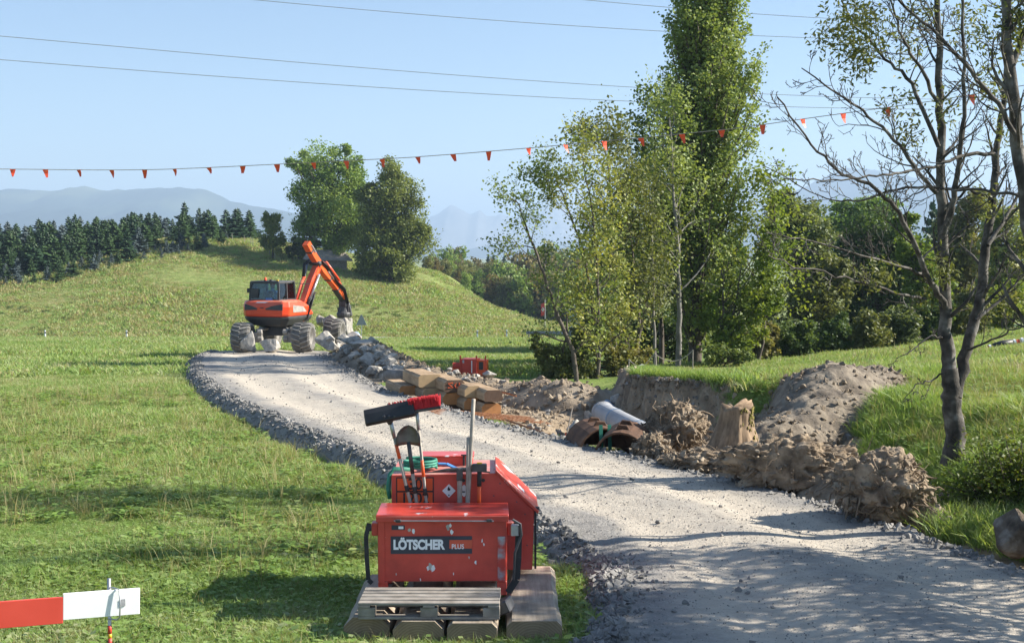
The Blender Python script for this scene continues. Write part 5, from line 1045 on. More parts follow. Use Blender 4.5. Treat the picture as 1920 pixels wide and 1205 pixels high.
# ================================================================ boulders
def rock_mesh(seed, sub=2):
    rg = random.Random(seed); bm = bmesh.new()
    for _ in range(12):
        v = Vector((rg.gauss(0, 1), rg.gauss(0, 1), rg.gauss(0, 1))).normalized() * rg.uniform(.8, 1.05); bm.verts.new(v)
    r_ = bmesh.ops.convex_hull(bm, input=bm.verts); bmesh.ops.delete(bm, geom=[g for g in r_['geom_interior'] if isinstance(g, bmesh.types.BMVert)], context='VERTS')
    bmesh.ops.bevel(bm, geom=list(bm.edges), offset=.05, segments=1, affect='EDGES'); bmesh.ops.triangulate(bm, faces=bm.faces); bmesh.ops.subdivide_edges(bm, edges=bm.edges, cuts=sub, use_grid_fill=True)
    for v in bm.verts: v.co += v.normal * (.05 * mnoise.noise(v.co * 2.1 + Vector((seed, 0, 0))) + .02 * mnoise.noise(v.co * 6 + Vector((seed, 3, 0))))
    me = bpy.data.meshes.new('boulder'); bm.to_mesh(me); bm.free(); me.materials.append(M['rock']); return me
RK = [rock_mesh(i) for i in range(9)]
from mathutils.bvhtree import BVHTree
BV = []
def hit(px, py, D):
    for b_ in BV:
        h = b_.ray_cast(Vector((0, 0, CAMH)), (P(px, py, 10) - Vector((0, 0, CAMH))).normalized())
        if h[0] is not None and abs(h[0].y - D) < 7: return h[0].y
    return D
def boulder(px, py, D, wpx, hpx, label, seed, group=None, sink=.8, name='boulder', cat='boulder', tiltx=0):
    D = hit(px, py + hpx * .25, D); q = P(px, py, D); k = D / F; o_ = bpy.data.objects.new(name, RK[seed % 9]); C.objects.link(o_); o_.location = q; rg = random.Random(seed)
    o_.scale = (wpx * k / 2 * 1.25, wpx * k / 2 * rg.uniform(1.0, 1.25), hpx * k / 2 * 1.3); o_.rotation_euler = (rg.uniform(-.25, .25), rg.uniform(-.25, .25), rg.uniform(0, 6.28)); 
    s_ = (o_.scale[0] + o_.scale[1]) / 2; o_.scale = (s_, s_ , o_.scale[2]); return tag(o_, label, cat, group)
# ================================================================ earth bank along the road
def ridge_mesh(line, hs_, ws_, seed, n_s=130, n_t=26, amp=.12, mt='soil', flatten=0.0):
    line = np.array(line, float); d = np.r_[0, np.cumsum(np.hypot(*np.diff(line, axis=0).T))]; s = np.linspace(0, d[-1], n_s); cx = np.interp(s, d, line[:, 0]); cy = np.interp(s, d, line[:, 1])
    tx = np.gradient(cx); ty = np.gradient(cy); l = np.hypot(tx, ty); nx_, ny_ = ty / l, -tx / l; u = np.linspace(-1, 1, n_t); S, U = np.meshgrid(s, u, indexing='ij')
    wv_ = np.interp(S, d, ws_); X_ = cx[:, None] + nx_[:, None] * U * wv_; Y_ = cy[:, None] + ny_[:, None] * U * wv_; hgt = np.interp(S, d, hs_)
    pr = np.cos(np.clip(U, -1, 1) * math.pi / 2) ** (1.2 - flatten); e_ = np.minimum(S, d[-1] - S) / 1.2; pr = pr * np.clip(e_, 0, 1) ** .6
    Z_ = zt(X_, Y_) - .18 * (1 - pr) + hgt * pr + amp * fbm(X_ * 1.7, Y_ * 1.7, seed, 5) * np.clip(pr * 2, 0, 1) + amp * .5 * np.abs(fbm(X_ * 5, Y_ * 5, seed + 7, 3)) * np.clip(pr * 2, 0, 1)
    return np_mesh('earth', np.stack([X_, Y_, Z_], -1).reshape(-1, 3), grid_faces(n_t, n_s)[:, ::-1], M[mt], True)
o_ = link('earth_bank', ridge_mesh([(-6.3, 52), (-5.2, 46), (-3.6, 40.5), (-1.9, 36.4), (-.1, 33), (1.3, 30.6), (2.5, 28.8)], [.75, .78, .5, .26, .32, .55, .5], [1.9, 1.8, 1.4, 1.4, 1.5, 1.6, 1.2], 91)); tag(o_, 'long bank of loose dug earth and rubble beside the gravel road', 'earth bank')
o_ = link('earth_heap', ridge_mesh([(3.9, 20.2), (4.9, 22.4), (6.0, 24.6), (7.6, 26.6), (8.6, 27.6)], [.3, .66, .58, .26, .04], [1.0, 1.5, 1.7, 1.5, .8], 95, 150, 60, .08, 'soil_pale', -.5)); tag(o_, 'smooth pale heap of dug soil on the grassy bank', 'earth heap')
eb_ = bpy.data.objects['earth_bank'].data; BV.append(BVHTree.FromPolygons([v.co for v in eb_.vertices], [tuple(p.vertices) for p in eb_.polygons]))
gb = 'boulders heaped round the excavator'
for i, (px, py, D, w_, h_, lab) in enumerate([
    (467, 642, 50.4, 34, 38, 'grey boulder leaning on the left rear wheel'), (505, 648, 50.2, 40, 28, 'grey boulder between the two rear wheels'), (609, 644, 50.2, 40, 40, 'large grey boulder right of the rear wheel'),
    (622, 606, 55.0, 34, 40, 'tall angular boulder behind the front wheel'), (602, 602, 56.5, 22, 22, 'dark boulder half hidden left of the tall angular one'), (649, 612, 56.0, 30, 38, 'pale boulder held by the grapple'),
    (640, 645, 50.5, 26, 22, 'small boulder beside the large grey one'), (664, 632, 51.5, 30, 20, 'white dusty boulder under the gripped stone'), (676, 645, 50, 44, 22, 'broad white boulder on the rubble top'), (700, 640, 49, 26, 16, 'flat pale stone right of the broad white boulder'),
    (712, 656, 47.5, 30, 18, 'grey stone on the right shoulder of the rubble'), (690, 678, 45, 36, 30, 'rounded grey boulder halfway down to the timber stack'), (703, 694, 44, 32, 22, 'pale rounded boulder below the halfway one'), (728, 706, 41.5, 28, 20, 'boulder close to the left end of the timber stack'),
    (738, 668, 46, 26, 16, 'low stone on the crest behind the rounded boulder'), (655, 656, 48.5, 22, 16, 'small rubble stone on the road edge'), (920, 703, 36, 30, 16, 'pale stone below the red steel crate'), (945, 715, 35, 18, 12, 'small pale stone right of the crate stone'), (895, 706, 36, 16, 10, 'small stone in front of the red steel crate'),
    (1103, 778, 27.0, 22, 20, 'round boulder above the concrete pipe'), (1078, 806, 24.2, 34, 34, 'grey boulder left of the rusty steel shells'), (1062, 822, 23.4, 18, 16, 'small stone at the road edge left of the rusty shells'), (1155, 750, 33, 24, 26, 'stone block at the left end of the cut bank')]):
    boulder(px, py, D, w_, h_, lab, i + 3, gb if i < 16 else None)
ob = boulder(1902, 1000, 13.6, 92, 95, 'earth-covered boulder at the right edge beside the road', 44); ob.data = ob.data.copy(); ob.data.materials[0] = mat('earthy_boulder', [(.36, (.06, .043, .028)), (.52, (.15, .115, .08)), (.68, (.30, .26, .21))], 1.6, .95, bmp=.8, bscale=10, bdist=.05)
rg_ = random.Random(98)
for i in range(34):
    px = rg_.uniform(618, 752); py = np.interp(px, [618, 680, 752], [650, 655, 690]) + rg_.uniform(-16, 14); w_ = rg_.uniform(12, 26); boulder(px, py, np.interp(px, [618, 752], [50, 42]), w_, w_ * .75, 'pale broken stone ' + ('at the excavator end of the rubble heap' if px < 662 else 'in the middle of the rubble heap' if px < 708 else 'at the timber end of the rubble heap'), i + 11, 'pale broken stones by the excavator', name='broken_stone', cat='stone')
rg_ = random.Random(99)
for i in range(46):
    t = rg_.random(); px = 625 + 330 * t; D = np.interp(px, [625, 700, 760, 850, 960], [50, 45, 40, 34, 29.5]) + rg_.uniform(-.4, 1.6); pyb = np.interp(px, [625, 700, 760, 850, 960], [650, 668, 688, 702, 742]) + rg_.uniform(-10, 14); w_ = rg_.uniform(6, 15)
    boulder(px, pyb, D, w_, w_ * .7, 'small stone on the earth bank ' + ('near the excavator' if px < 730 else 'behind the timber stack' if px < 850 else 'right of the timber stack'), i, 'small rubble stones', name='rubble_stone', cat='stone')
# road sign seen from the back
sg = thing('road_sign', 'grey back of a triangular road sign behind the rubble', 'sign', (P(678, 640, 108).x, 108, gz(P(678, 640, 108).x, 108))); zs = P(678, 600, 108).z - sg.location.z
MB().tube([(0, 0, -.1), (0, 0, zs + .4)], .035, 8).build('post', M['steel'], sg); MB().prism([(-.48, zs - .42), (.48, zs - .42), (.40, zs - .3), (.06, zs + .45), (-.06, zs + .45), (-.40, zs - .3)], -.04, -.01, 'y').build('plate', M['concrete'], sg)
o_ = MB(); o_.lathe([(0, .7), (.3, .62), (.5, .4), (.58, 0)], 10, 'z'); o_ = o_.build('blue_tarp_bundle', M['bluegrey'], None, smooth=True); o_.location = P(667, 628, 55); o_.location.z -= .3; o_.scale = (.3, .3, .45); o_.location.z += .2; tag(o_, 'light blue plastic bundle right of the gripped boulder', 'tarp')
# stacked timber beams
AX = R(17)
lg = [(806, 713, 47, 26, 'end_tan', 'tan beam at the top left of the timber stack', 31.0), (853, 722, 42, 25, 'end_dark', 'dark beam marked with orange paint in the top row', 30.6), (888, 733, 36, 24, 'end_tan', 'tan beam, third in the top row of the stack', 30.2), (926, 741, 38, 24, 'end_dark', 'dark brown beam at the right end of the upper row', 29.8),
      (812, 737, 40, 24, 'end_tan', 'pale beam under the top left one', 30.7), (850, 746, 42, 24, 'end_orange', 'orange beam in the middle of the lower row', 30.3), (886, 756, 34, 24, 'end_orange', 'narrow orange beam left of the lowest right beam', 29.9), (921, 766, 40, 24, 'end_orange', 'orange beam at the lower right end of the stack', 29.5),
      (766, 731, 36, 20, 'end_orange', 'orange plank end lying left of the stack', 31.8), (846, 766, 40, 18, 'end_dark', 'flat beam at the bottom of the stack with a red dot', 29.7)]
for (px, py, w_, h_, em, lab, D) in lg:
    D = 28.2 + (921 - px) * .016
    q = P(px, py + h_ / 2, D); k = D / F * .93; beam_obj('timber_beam', lab, (q.x, q.y, q.z), AX, 1.7, w_ * k / math.cos(AX) * .97, h_ * k * .98, em, 'beams of the timber stack', .075, sidem='log_side')
def scrib(lab):
    o_ = [o for o in C.objects if o.get('label') == lab][0]; h_ = o_.dimensions.z; w_ = o_.dimensions.x
    mb = MB(); mb.tube([(-.17, -.006, .10), (-.05, -.006, .10), (-.16, -.006, .2), (-.05, -.006, .21)], .011, 5); mb.tube([(.03, -.006, .2), (-.01, -.006, .15), (.03, -.006, .09), (.07, -.006, .12)], .011, 5); mb.tube([(.10, -.006, .21), (.10, -.006, .08), (.16, -.006, .07)], .011, 5); mb.build('paint_mark', M['orange_band'], o_)
scrib('dark beam marked with orange paint in the top row')
o_ = [o for o in C.objects if o.get('label') == 'flat beam at the bottom of the stack with a red dot'][0]; MB().lathe([(-.006, 0), (-.006, .035), (.004, .035)], 12, 'y', (0, 0, .12)).build('paint_mark', M['orange_band'], o_)
for i, (px, py, D, lab) in enumerate([(764, 706, 33.2, 'grey bark-covered log lying behind the left beam')]):
    q = P(px, py, D); o_ = MB().tube([(-.6, .6, -.02), (-.2, .2, .02), (.25, -.25, 0), (.6, -.55, .0)], [.13, .16, .17, .16], 12).build('log', M['bark_grey'], None, smooth=True); o_.location = q; tag(o_, lab, 'log')
# rusty reinforcement: mesh mat and long bars
rm_ = thing('reinforcement_mesh', 'rusty reinforcement mesh lying below the timber stack', 'steel mesh', (-.55, 26.9, float(zt(-.55, 26.9)) + .16), R(-24)); rm_.rotation_euler = (R(4), R(8), R(32))
for k in range(14): MB().tube([(-1.3 + k * .2, -.45, 0), (-1.3 + k * .2, .45, 0)], .008, 4).build('bar', M['rust_bright'], rm_)
for k in range(7): MB().tube([(-1.4, -.42 + k * .14, .012), (1.4, -.42 + k * .14, .012)], .008, 4).build('bar', M['rust_bright'], rm_)
for i, (a, b, da, db, lab) in enumerate([((772, 690), (968, 742), 34.5, 28.6, 'long rusty bar lying over the top of the timber stack'), ((800, 700), (955, 738), 33.5, 28.9, 'second rusty bar just below the long one'), ((915, 775), (1050, 822), 28.5, 22.6, 'rusty bar running along the grassy road edge'), ((890, 778), (1010, 812), 28.8, 24, 'rusty bar beside the steel mesh')]):
    A_, B_ = P(*a, da), P(*b, db); m_ = (A_ + B_) / 2 + Vector((0, 0, -.02)); o_ = MB().tube([A_ - m_, Vector((0, 0, .02)), B_ - m_], .022, 6).build('steel_bar', M['rust_bright']); o_.location = m_; tag(o_, lab, 'steel bar')
a, b = P(1058, 823, 23.6), P(1073, 765, 23.6); o_ = MB().tube([Vector((0, 0, -.15)), b - a], .012, 6).build('marking_stake', M['rope']); o_.location = a; tag(o_, 'thin wooden stake with red foot at the road edge', 'stake'); MB().tube([(0, 0, -.05), (b - a) * .22], .014, 6).build('red_foot', M['red_plain'], o_)
# ================================================================ trench: pipe, steel shells, sheet
a, b = P(1128, 772, 27.6), P(1225, 822, 24.6); ax = (b - a).normalized(); pp = thing('concrete_pipe', 'pale concrete pipe lying in the trench', 'pipe', tuple((a + b) / 2))
qr = ax.to_track_quat('X', 'Z').to_euler(); L = (b - a).length
pp.rotation_euler = qr; MB().lathe([(-L / 2, .17), (-L / 2, .23), (-L / 2 + .12, .255), (-L / 2 + .14, .22), (L / 2, .22), (L / 2, .17), (-L / 2, .17)], 28, 'x').build('barrel', M['concrete'], pp, smooth=False)
for t in (-.2, .25): MB().lathe([(t * L - .03, .222), (t * L - .03, .23), (t * L + .03, .23), (t * L + .03, .222)], 28, 'x').build('joint_band', M['bluegrey'], pp)
o_ = link('drain_sheet', ridge_mesh([(2.25, 31.5), (2.2, 29.2), (2.0, 27.6)], [.2, .3, .2], [.25, .35, .3], 97, 24, 10, .05, 'bluegrey')); tag(o_, 'blue-grey plastic sheet bunched behind the concrete pipe', 'sheet')
def shell(label, px, py, D, w_, rot, tilt, green=False):
    "rusted half-cylinder excavator bucket lying open side forward"
    q = P(px, py, D); t_ = thing('steel_bucket', label, 'bucket', tuple(q)); t_.scale = (1.35, 1.2, 1.35); t_.rotation_euler = (tilt, 0, rot); n = 10; mb = MB(); prof3 = []
    for k in range(n + 1): a_ = math.pi * (.02 + .96 * k / n); prof3.append((math.cos(a_) * .34, math.sin(a_) * .36))
    out = prof3 + [(p * .92, q2 * .92) for p, q2 in reversed(prof3)]; m = len(out); vs_ = [(p, y, z) for y in (-w_ / 2, w_ / 2) for p, z in out]
    mb.add(vs_, [(k, m + k, m + (k + 1) % m, (k + 1) % m) for k in range(m)] + [tuple(b_ + v for v in (k, k + 1, m - 2 - k, m - 1 - k)) for b_ in (0, m) for k in range(n)]); mb.build('shell', M['rust'], t_, .006)
    MB().prism([(p * .9, z * .9) for p, z in prof3], w_ / 2 - .05, w_ / 2 - .02, 'y').build('side_plate', M['rust'], t_)
    mb = MB()
    for y in (-w_ * .2, w_ * .2): mb.prism([(-.1, .32), (.1, .32), (.06, .40), (-.05, .41)], y - .02, y + .02, 'y')
    mb.build('hanger_ears', M['rust'], t_, .008)
    if green: 
        mb = MB()
        for s_ in (-.06, .05): mb.bar((.0 + s_, -w_ / 2 - .03, .40), (.02 + s_, -w_ / 2 - .05, -.08), .045, .008, (0, 1, 0))
        mb.build('lifting_strap', M['green_strap'], t_)
shell('rusty steel bucket shell at the road edge, left one with a green strap', 1118, 845, 21.6, .7, R(14), R(4), True)
shell('darker rusty steel bucket shell right of the strapped one', 1172, 852, 21.0, .6, R(-16), R(8))
# ================================================================ stumps and root plates
def root_mass(name, label, line_px, D, seed, ra, cat='root plate', nroots=70, mt='rootwood', rl=.5, pos=None, rotz=0, flatcut=None):
    "a knobbly torn root ball: displaced body plus root tubes"
    q = P(*line_px, D) if pos is None else Vector(pos); t_ = thing(name, label, cat, tuple(q), rotz); bm = bmesh.new(); bmesh.ops.create_icosphere(bm, subdivisions=6, radius=1); off = Vector((seed * 3.7, seed, 0))
    for v in bm.verts:
        n_ = v.co.normalized(); d = 1 + .36 * mnoise.fractal(n_ * 1.25 + off, 1, 2, 5) + .2 * mnoise.turbulence(n_ * 4.0 + off, 4, True) - .2 + .06 * mnoise.noise(n_ * 17 + off); p = Vector((n_.x * ra[0], n_.y * ra[1], n_.z * ra[2])) * d
        if flatcut is not None:
            for (fn, fd) in flatcut:
                k = p.dot(Vector(fn)) - fd
                if k > 0: p -= Vector(fn) * k * .93
        v.co = p
    for f in bm.faces: f.smooth = True
    me = bpy.data.meshes.new('soil_core'); bm.to_mesh(me); bm.free(); me.materials.append(M[mt]); link('soil_core', me, t_)
    tb = TB(seed); rg = tb.rng; vv = [v.co for v in me.vertices]
    for _ in range(nroots * 2):
        v = np.array(vv[rg.integers(len(vv))]); n_ = v / (np.linalg.norm(v) + 1e-6); r0 = (.0035 + .022 * rg.random() ** 3.5) * (ra[2] / .5) ** .5
        d = n_ + rg.normal(0, .55, 3); L = rl * rg.uniform(.25, .85); pts = [v - n_ * .05]
        for i in range(6): d = d / np.linalg.norm(d) + rg.normal(0, .35, 3) + np.array([0, 0, -.12]); d /= np.linalg.norm(d); pts.append(pts[-1] + d * L / 6)
        tb.tube(pts, np.linspace(r0, r0 * .3, 7), 5)
    tb.wood('roots', M['root'], t_); return t_
root_mass('root_plate', 'round torn root plate closest to the camera at the road edge', None, 0, 5, (.66, .5, .44), 'root plate', 120, rl=.42, pos=(P(1650, 950, 15.3).x, 15.3, .50), flatcut=[((-.62, -.77, .1), .42)])
root_mass('root_plate', 'long earthy root plate behind the nearest one', None, 0, 7, (.95, .5, .44), 'root plate', 110, rl=.4, pos=(P(1485, 898, 17.6).x, 17.6, .42), flatcut=[((-.2, -.97, .1), .40)])
root_mass('root_tangle', 'tangle of pale roots and soil left of the upright stump', None, 0, 9, (.55, .5, .52), 'root tangle', 130, rl=.6, pos=(P(1268, 825, 21.4).x, 21.4, .34))
root_mass('root_tangle', 'low mass of roots lying in front of the upright stump', None, 0, 10, (.85, .5, .26), 'root tangle', 120, rl=.4, pos=(P(1335, 880, 19.2).x, 19.2, .14))
root_mass('root_tangle', 'small clod of roots beside the dark steel bucket', None, 0, 12, (.3, .3, .24), 'root tangle', 50, rl=.35, pos=(P(1222, 850, 20.4).x, 20.4, .22))
o_ = link('spoil_ridge', ridge_mesh([(1.9, 21.0), (2.7, 19.8), (3.7, 18.3), (4.5, 16.9), (5.0, 15.4), (5.3, 14.7)], [.15, .2, .32, .42, .36, .15], [.45, .6, .65, .6, .5, .35], 93, 130, 30, .14)); tag(o_, 'low ridge of loose soil under the torn root plates along the road', 'earth ridge')
# pale sawn face with splits on the nearest root plate
def stump(label, px, py, D, H, r0, r1, seed):
    q = P(px, py, D); t_ = thing('tree_stump', label, 'stump', (q.x, D, q.z)); rg = np.random.default_rng(seed); nA, nZ = 48, 20; a = np.arange(nA) * 2 * np.pi / nA; V = []
    fl = np.abs(vnoise(np.cos(a) * 2.2 + 7, np.sin(a) * 2.2 + 3, seed)) * .9 + .35 * vnoise(np.cos(a) * 5, np.sin(a) * 5, seed + 2)
    for i in range(nZ):
        t = i / (nZ - 1); r = r1 + (r0 - r1) * (1 - t) ** 1.8; rr = r * (1 + fl * (.06 + .42 * (1 - t) ** 1.6)) + .015 * vnoise(np.cos(a) * 9, t * 6 + np.sin(a) * 9, seed + 4); zt_ = t * H + (.10 * vnoise(np.cos(a) * 4, np.sin(a) * 4, seed + 8) * t ** 6)
        V.append(np.stack([rr * np.cos(a) + .06 * t, rr * np.sin(a), np.full(nA, 0.0) + zt_], 1))
    top = np.stack([V[-1][:, 0] * .05, V[-1][:, 1] * .05, np.full(nA, H - .02)], 1); V.append(top * [1, 1, 1]); i = np.arange(nZ)[:, None] * nA; k = np.arange(nA)[None, :]; k2 = (k + 1) % nA
    link('bole', np_mesh('bole', np.concatenate(V), np.stack([i + k, i + k2, i + nA + k2, i + nA + k], -1).reshape(-1, 4), M['stumpwood'], True), t_)
    tb = TB(seed)
    for j in range(26):
        an = rg.uniform(0, 6.28); p = np.array([math.cos(an) * r0 * .9, math.sin(an) * r0 * .9, rg.uniform(.0, .25)]); d = np.array([math.cos(an), math.sin(an), -.3]) + rg.normal(0, .3, 3); pts = [p]
        for s_ in range(5): d = d / np.linalg.norm(d) + rg.normal(0, .3, 3) + np.array([0, 0, -.15]); d /= np.linalg.norm(d); pts.append(pts[-1] + d * .09)
        tb.tube(pts, np.linspace(rg.uniform(.015, .05), .008, 6), 5)
    tb.wood('roots', M['root'], t_)
    mp = TB(seed + 1)
    for j in range(46):
        an = rg.normal(-.6, .42); pts = []; ts_ = rg.random() ** 2.2 * .75
        for s_ in range(4): t = 1 - ts_ - s_ * .02; r = r1 + (r0 - r1) * (1 - t) ** 1.8; pts.append((math.cos(an) * r * 1.05 + .06 * t, math.sin(an) * r * 1.05, t * H)); an += rg.normal(0, .04)
        mp.tube(pts, [.004, .012, .011, .004], 5)
    mp.wood('moss', M['moss'], t_); return t_
stump('upright tree stump with mossy bark beside the trench', 1373, 872, 20.0, .95, .50, .25, 17)
# ================================================================ small things in the middle distance
def near_ground(px, D): x = (px - CX) / F * D; return (x, D, gz(x, D))
rc = thing('steel_crate', 'red steel crate with corner posts on the green field', 'crate', near_ground(890, 40), R(-12)); rc.scale = (.6, .6, 1); cz = P(890, 669, 40).z - rc.location.z
rc.location.z += 0
MB().box((-.22, 0, cz * .5), (.85, .9, cz * .86)).build('box', M['red_plain'], rc, .02); MB().box((.42, .05, cz * .48), (.42, .8, cz * .8)).build('pump_cabinet', M['orange_band'], rc, .02)
for x in (-.66, .2, .68): MB().box((x, -.46, cz * .56), (.07, .07, cz * 1.1)).build('corner_post', M['red_plain'], rc, .01)
MB().box((-.05, -.462, cz * .55), (.05, .012, cz * .6)).build('white_strip', M['white'], rc); MB().box((-.5, -.458, cz * .8), (.09, .012, .09)).build('lock', M['steel'], rc); MB().box((.42, -.36, cz * .6), (.22, .02, .25)).build('vent', M['exc_dark'], rc)
rp = thing('red_machine_part', 'low red machine part lying left of the red steel crate', 'machine part', near_ground(855, 40)); rp.scale = (.55, .55, 1); zz = P(855, 686, 40).z - rp.location.z; MB().box((0, 0, zz * .5), (.62, .4, zz * .8)).build('frame', M['orange_band'], rp, .02); MB().tube([(-.2, -.1, zz), (.2, -.1, zz)], .12, 10).build('drum', M['red_plain'], rp)
dl = [(83, 'leftmost white roadside marker post', 112), (236, 'white roadside marker post nearer the excavator', 111), (895, 'white roadside marker post above the red crate', 110.5), (950, 'white roadside marker post left of the guard rail', 110)]
for px, lab, D in dl:
    t_ = thing('marker_post', lab, 'marker post', near_ground(px, D)); MB().prism([(-.06, -.06), (.06, -.06), (.05, .06), (-.05, .06)], -.1, .95, 'z').build('shaft', M['white'], t_, .01); MB().box((0, 0, .74), (.128, .128, .16)).build('black_band', M['black'], t_); MB().box((0, -.066, .74), (.04, .006, .12)).build('reflector', M['letter'], t_)
for i, (px, py) in enumerate([(435, 452), (458, 456), (474, 462), (492, 468), (505, 474), (515, 486), (470, 458)]):
    h = hill_at(px, py + 3)
    if h: o_ = MB().tube([(0, 0, -.2), (.03, 0, .6), (.0, 0, 1.25)], [.055, .05, .04], 6).build('fence_post', M['wood_grey']); o_.location = (h[0], h[1], gz(*h)); tag(o_, 'weathered wooden fence post on the hill crest below the trees', 'fence post', 'fence posts on the hill')
hb = hill_at(608, 505) or (-25, 160); sh_ = thing('shed', 'low shed roof with grey shingles half hidden behind the excavator boom', 'shed', (hb[0] + .4, hb[1], gz(*hb)), R(12))
MB().box((0, 1.6, .7), (5.0, 3.0, 1.9)).build('wall', M['wood_grey'], sh_)
mb = MB(); mb.add([(-3.0, -.6, 1.25), (3.2, -.6, 1.05), (2.2, 1.7, 2.35), (-2.2, 1.7, 2.5), (-3.0, 3.6, 1.2), (3.2, 3.6, 1.0), (-3.0, -.6, 1.15), (3.2, -.6, .95), (2.2, 1.7, 2.25), (-2.2, 1.7, 2.4)], [(0, 1, 2, 3), (3, 2, 5, 4), (6, 7, 1, 0), (0, 3, 4), (1, 5, 2)]); mb.build('roof', M['shingle'], sh_)
gr = thing('guard_rail', 'grey guard rail at the bend behind the leaning tree', 'guard rail', near_ground(1010, 104), R(-6))
MB().prism([(-.05, .5), (.03, .55), (-.05, .62), (.03, .72), (-.05, .78), (-.09, .78), (-.01, .72), (-.09, .62), (-.01, .55), (-.09, .5)], -1.0, 6, 'x').build('rail', M['steel'], gr)
for k in range(4): MB().box((-.8 + k * 2.1, .1, .35), (.1, .1, .8)).build('post', M['wood_grey'], gr)
fp = thing('flag_pole', 'small Swiss flag on a pole among the far trees', 'flag', near_ground(1022, 130)); zf = P(1018, 580, 130).z - fp.location.z; MB().tube([(0, 0, -.2), (0, 0, zf + 1.0)], .04, 6).build('pole', M['steel'], fp); f_ = MB().add([(-.02, 0, zf + .7), (-.4, .05, zf + .55), (-.42, .02, zf - .7), (-.02, 0, zf - .55), (-.02, .03, zf + .7), (-.4, .08, zf + .55), (-.42, .05, zf - .7), (-.02, .03, zf - .55)], [(0, 1, 2, 3), (7, 6, 5, 4), (0, 4, 5, 1), (1, 5, 6, 2), (2, 6, 7, 3), (3, 7, 4, 0)]).build('cloth', M['red_plain'], fp); c_ = MB().box((-.22, -.02, zf), (.08, .03, .44)); c_.box((-.22, -.022, zf), (.26, .03, .12)); c_.build('white_cross', M['letter'], f_)
hh_ = thing('house', 'white house corner glimpsed behind the stream-side trees', 'house', near_ground(1085, 120)); MB().box((.3, 2, 1.2), (2.0, 4, 2.4)).build('wall', M['bluegrey'], hh_); MB().prism([(-1.1, 2.3), (1.7, 2.3), (.3, 3.3)], -.4, 4.4, 'y').build('roof', M['shingle'], hh_); MB().box((.6, -.005, 1.5), (.8, .03, .9)).build('window', M['glass'], hh_)
# rope fence on the meadow edge
rf_ = thing('rope_fence', 'sagging rope fence with thin posts in front of the poplar', 'rope fence', near_ground(1265, 36)); pr = [(1228, 690, 36), (1300, 690, 36), (1180, 695, 36.5)]; tops = []
for px, py, D in pr: a = Vector(near_ground(px, D)) - rf_.location; MB().tube([a - Vector((0, 0, .2)), a + Vector((0, 0, .62))], .014, 6).build('post', M['wood_grey'], rf_); tops.append(a + Vector((0, 0, .60)))
for i, j in ((2, 0), (0, 1)): 
    A_, B_ = tops[i], tops[j]; MB().tube([A_.lerp(B_, t) - Vector((0, 0, .26 * 4 * t * (1 - t))) for t in np.linspace(0, 1, 10)], .013, 5).build('rope', M['rope'], rf_)
sx_ = P(1196, 682, 34.5); o_ = MB().lathe([(-.22, .0), (-.22, .13), (.0, .17), (.22, .16), (.24, .13), (.1, .0)], 12, 'x').build('grey_bucket', M['concrete'], None, smooth=True); o_.location = (sx_.x, 34.5, gz(sx_.x, 34.5) + .2); o_.rotation_euler = (0, R(-25), R(20)); tag(o_, 'grey bucket lying at the left end of the meadow edge', 'bucket')
# black pipe roll with tape on the slope at the right
DH = next((float(D_) for D_ in np.arange(22, 60, .5) if zt(P(1865, 656, D_).x, D_) >= P(1865, 656, D_).z), 36.0)
a, b = P(1850, 652, DH), P(1898, 632, DH); a.z = gz(a.x, DH) + .07; b.z = gz(b.x, DH) + .16; o_ = thing('drain_hose', 'black hose end with red-white tape on the meadow at the right edge', 'hose', tuple(a)); d_ = b - a; MB().tube([d_ * .25, d_ * .6 + Vector((0, 0, .03)), d_ * 1.0], .10, 10).build('hose', M['black'], o_, smooth=True)
for k, t in enumerate((0, .09, .16, 1.05, 1.2, 1.35)): MB().tube([d_ * t, d_ * (t + .08)], .06 + .03 * (k % 2), 8).build('tape', M['white' if k % 2 else 'red_plain'], o_)
# ================================================================ pennant line and power lines
pl_px = [(-60, 318, 30), (0, 317, 30), (100, 318, 29.9), (200, 319, 29.8), (300, 318, 29.6), (400, 314, 29.4), (520, 308, 29), (640, 302, 28.6), (760, 296, 28.2), (880, 287, 27.8), (1000, 277, 27.4), (1130, 265, 27), (1250, 254, 26.6), (1360, 243, 26.2), (1430, 234, 26), (1500, 224, 25.8), (1580, 213, 25.6), (1660, 202, 25.3), (1740, 191, 25), (1820, 178, 24.7), (1905, 163, 24.4), (1990, 148, 24.2)]
bl_ = thing('pennant_line', 'line of orange warning pennants strung across the whole picture', 'pennant line', tuple(P(960, 280, 27.5)))
def lp(px): return P(px, np.interp(px, [q[0] for q in pl_px], [q[1] for q in pl_px]), np.interp(px, [q[0] for q in pl_px], [q[2] for q in pl_px])) - bl_.location
MB().tube([lp(px) for px in np.linspace(-60, 1990, 60)], .008, 5).build('cord', M['rope'], bl_)
rg_ = random.Random(12)
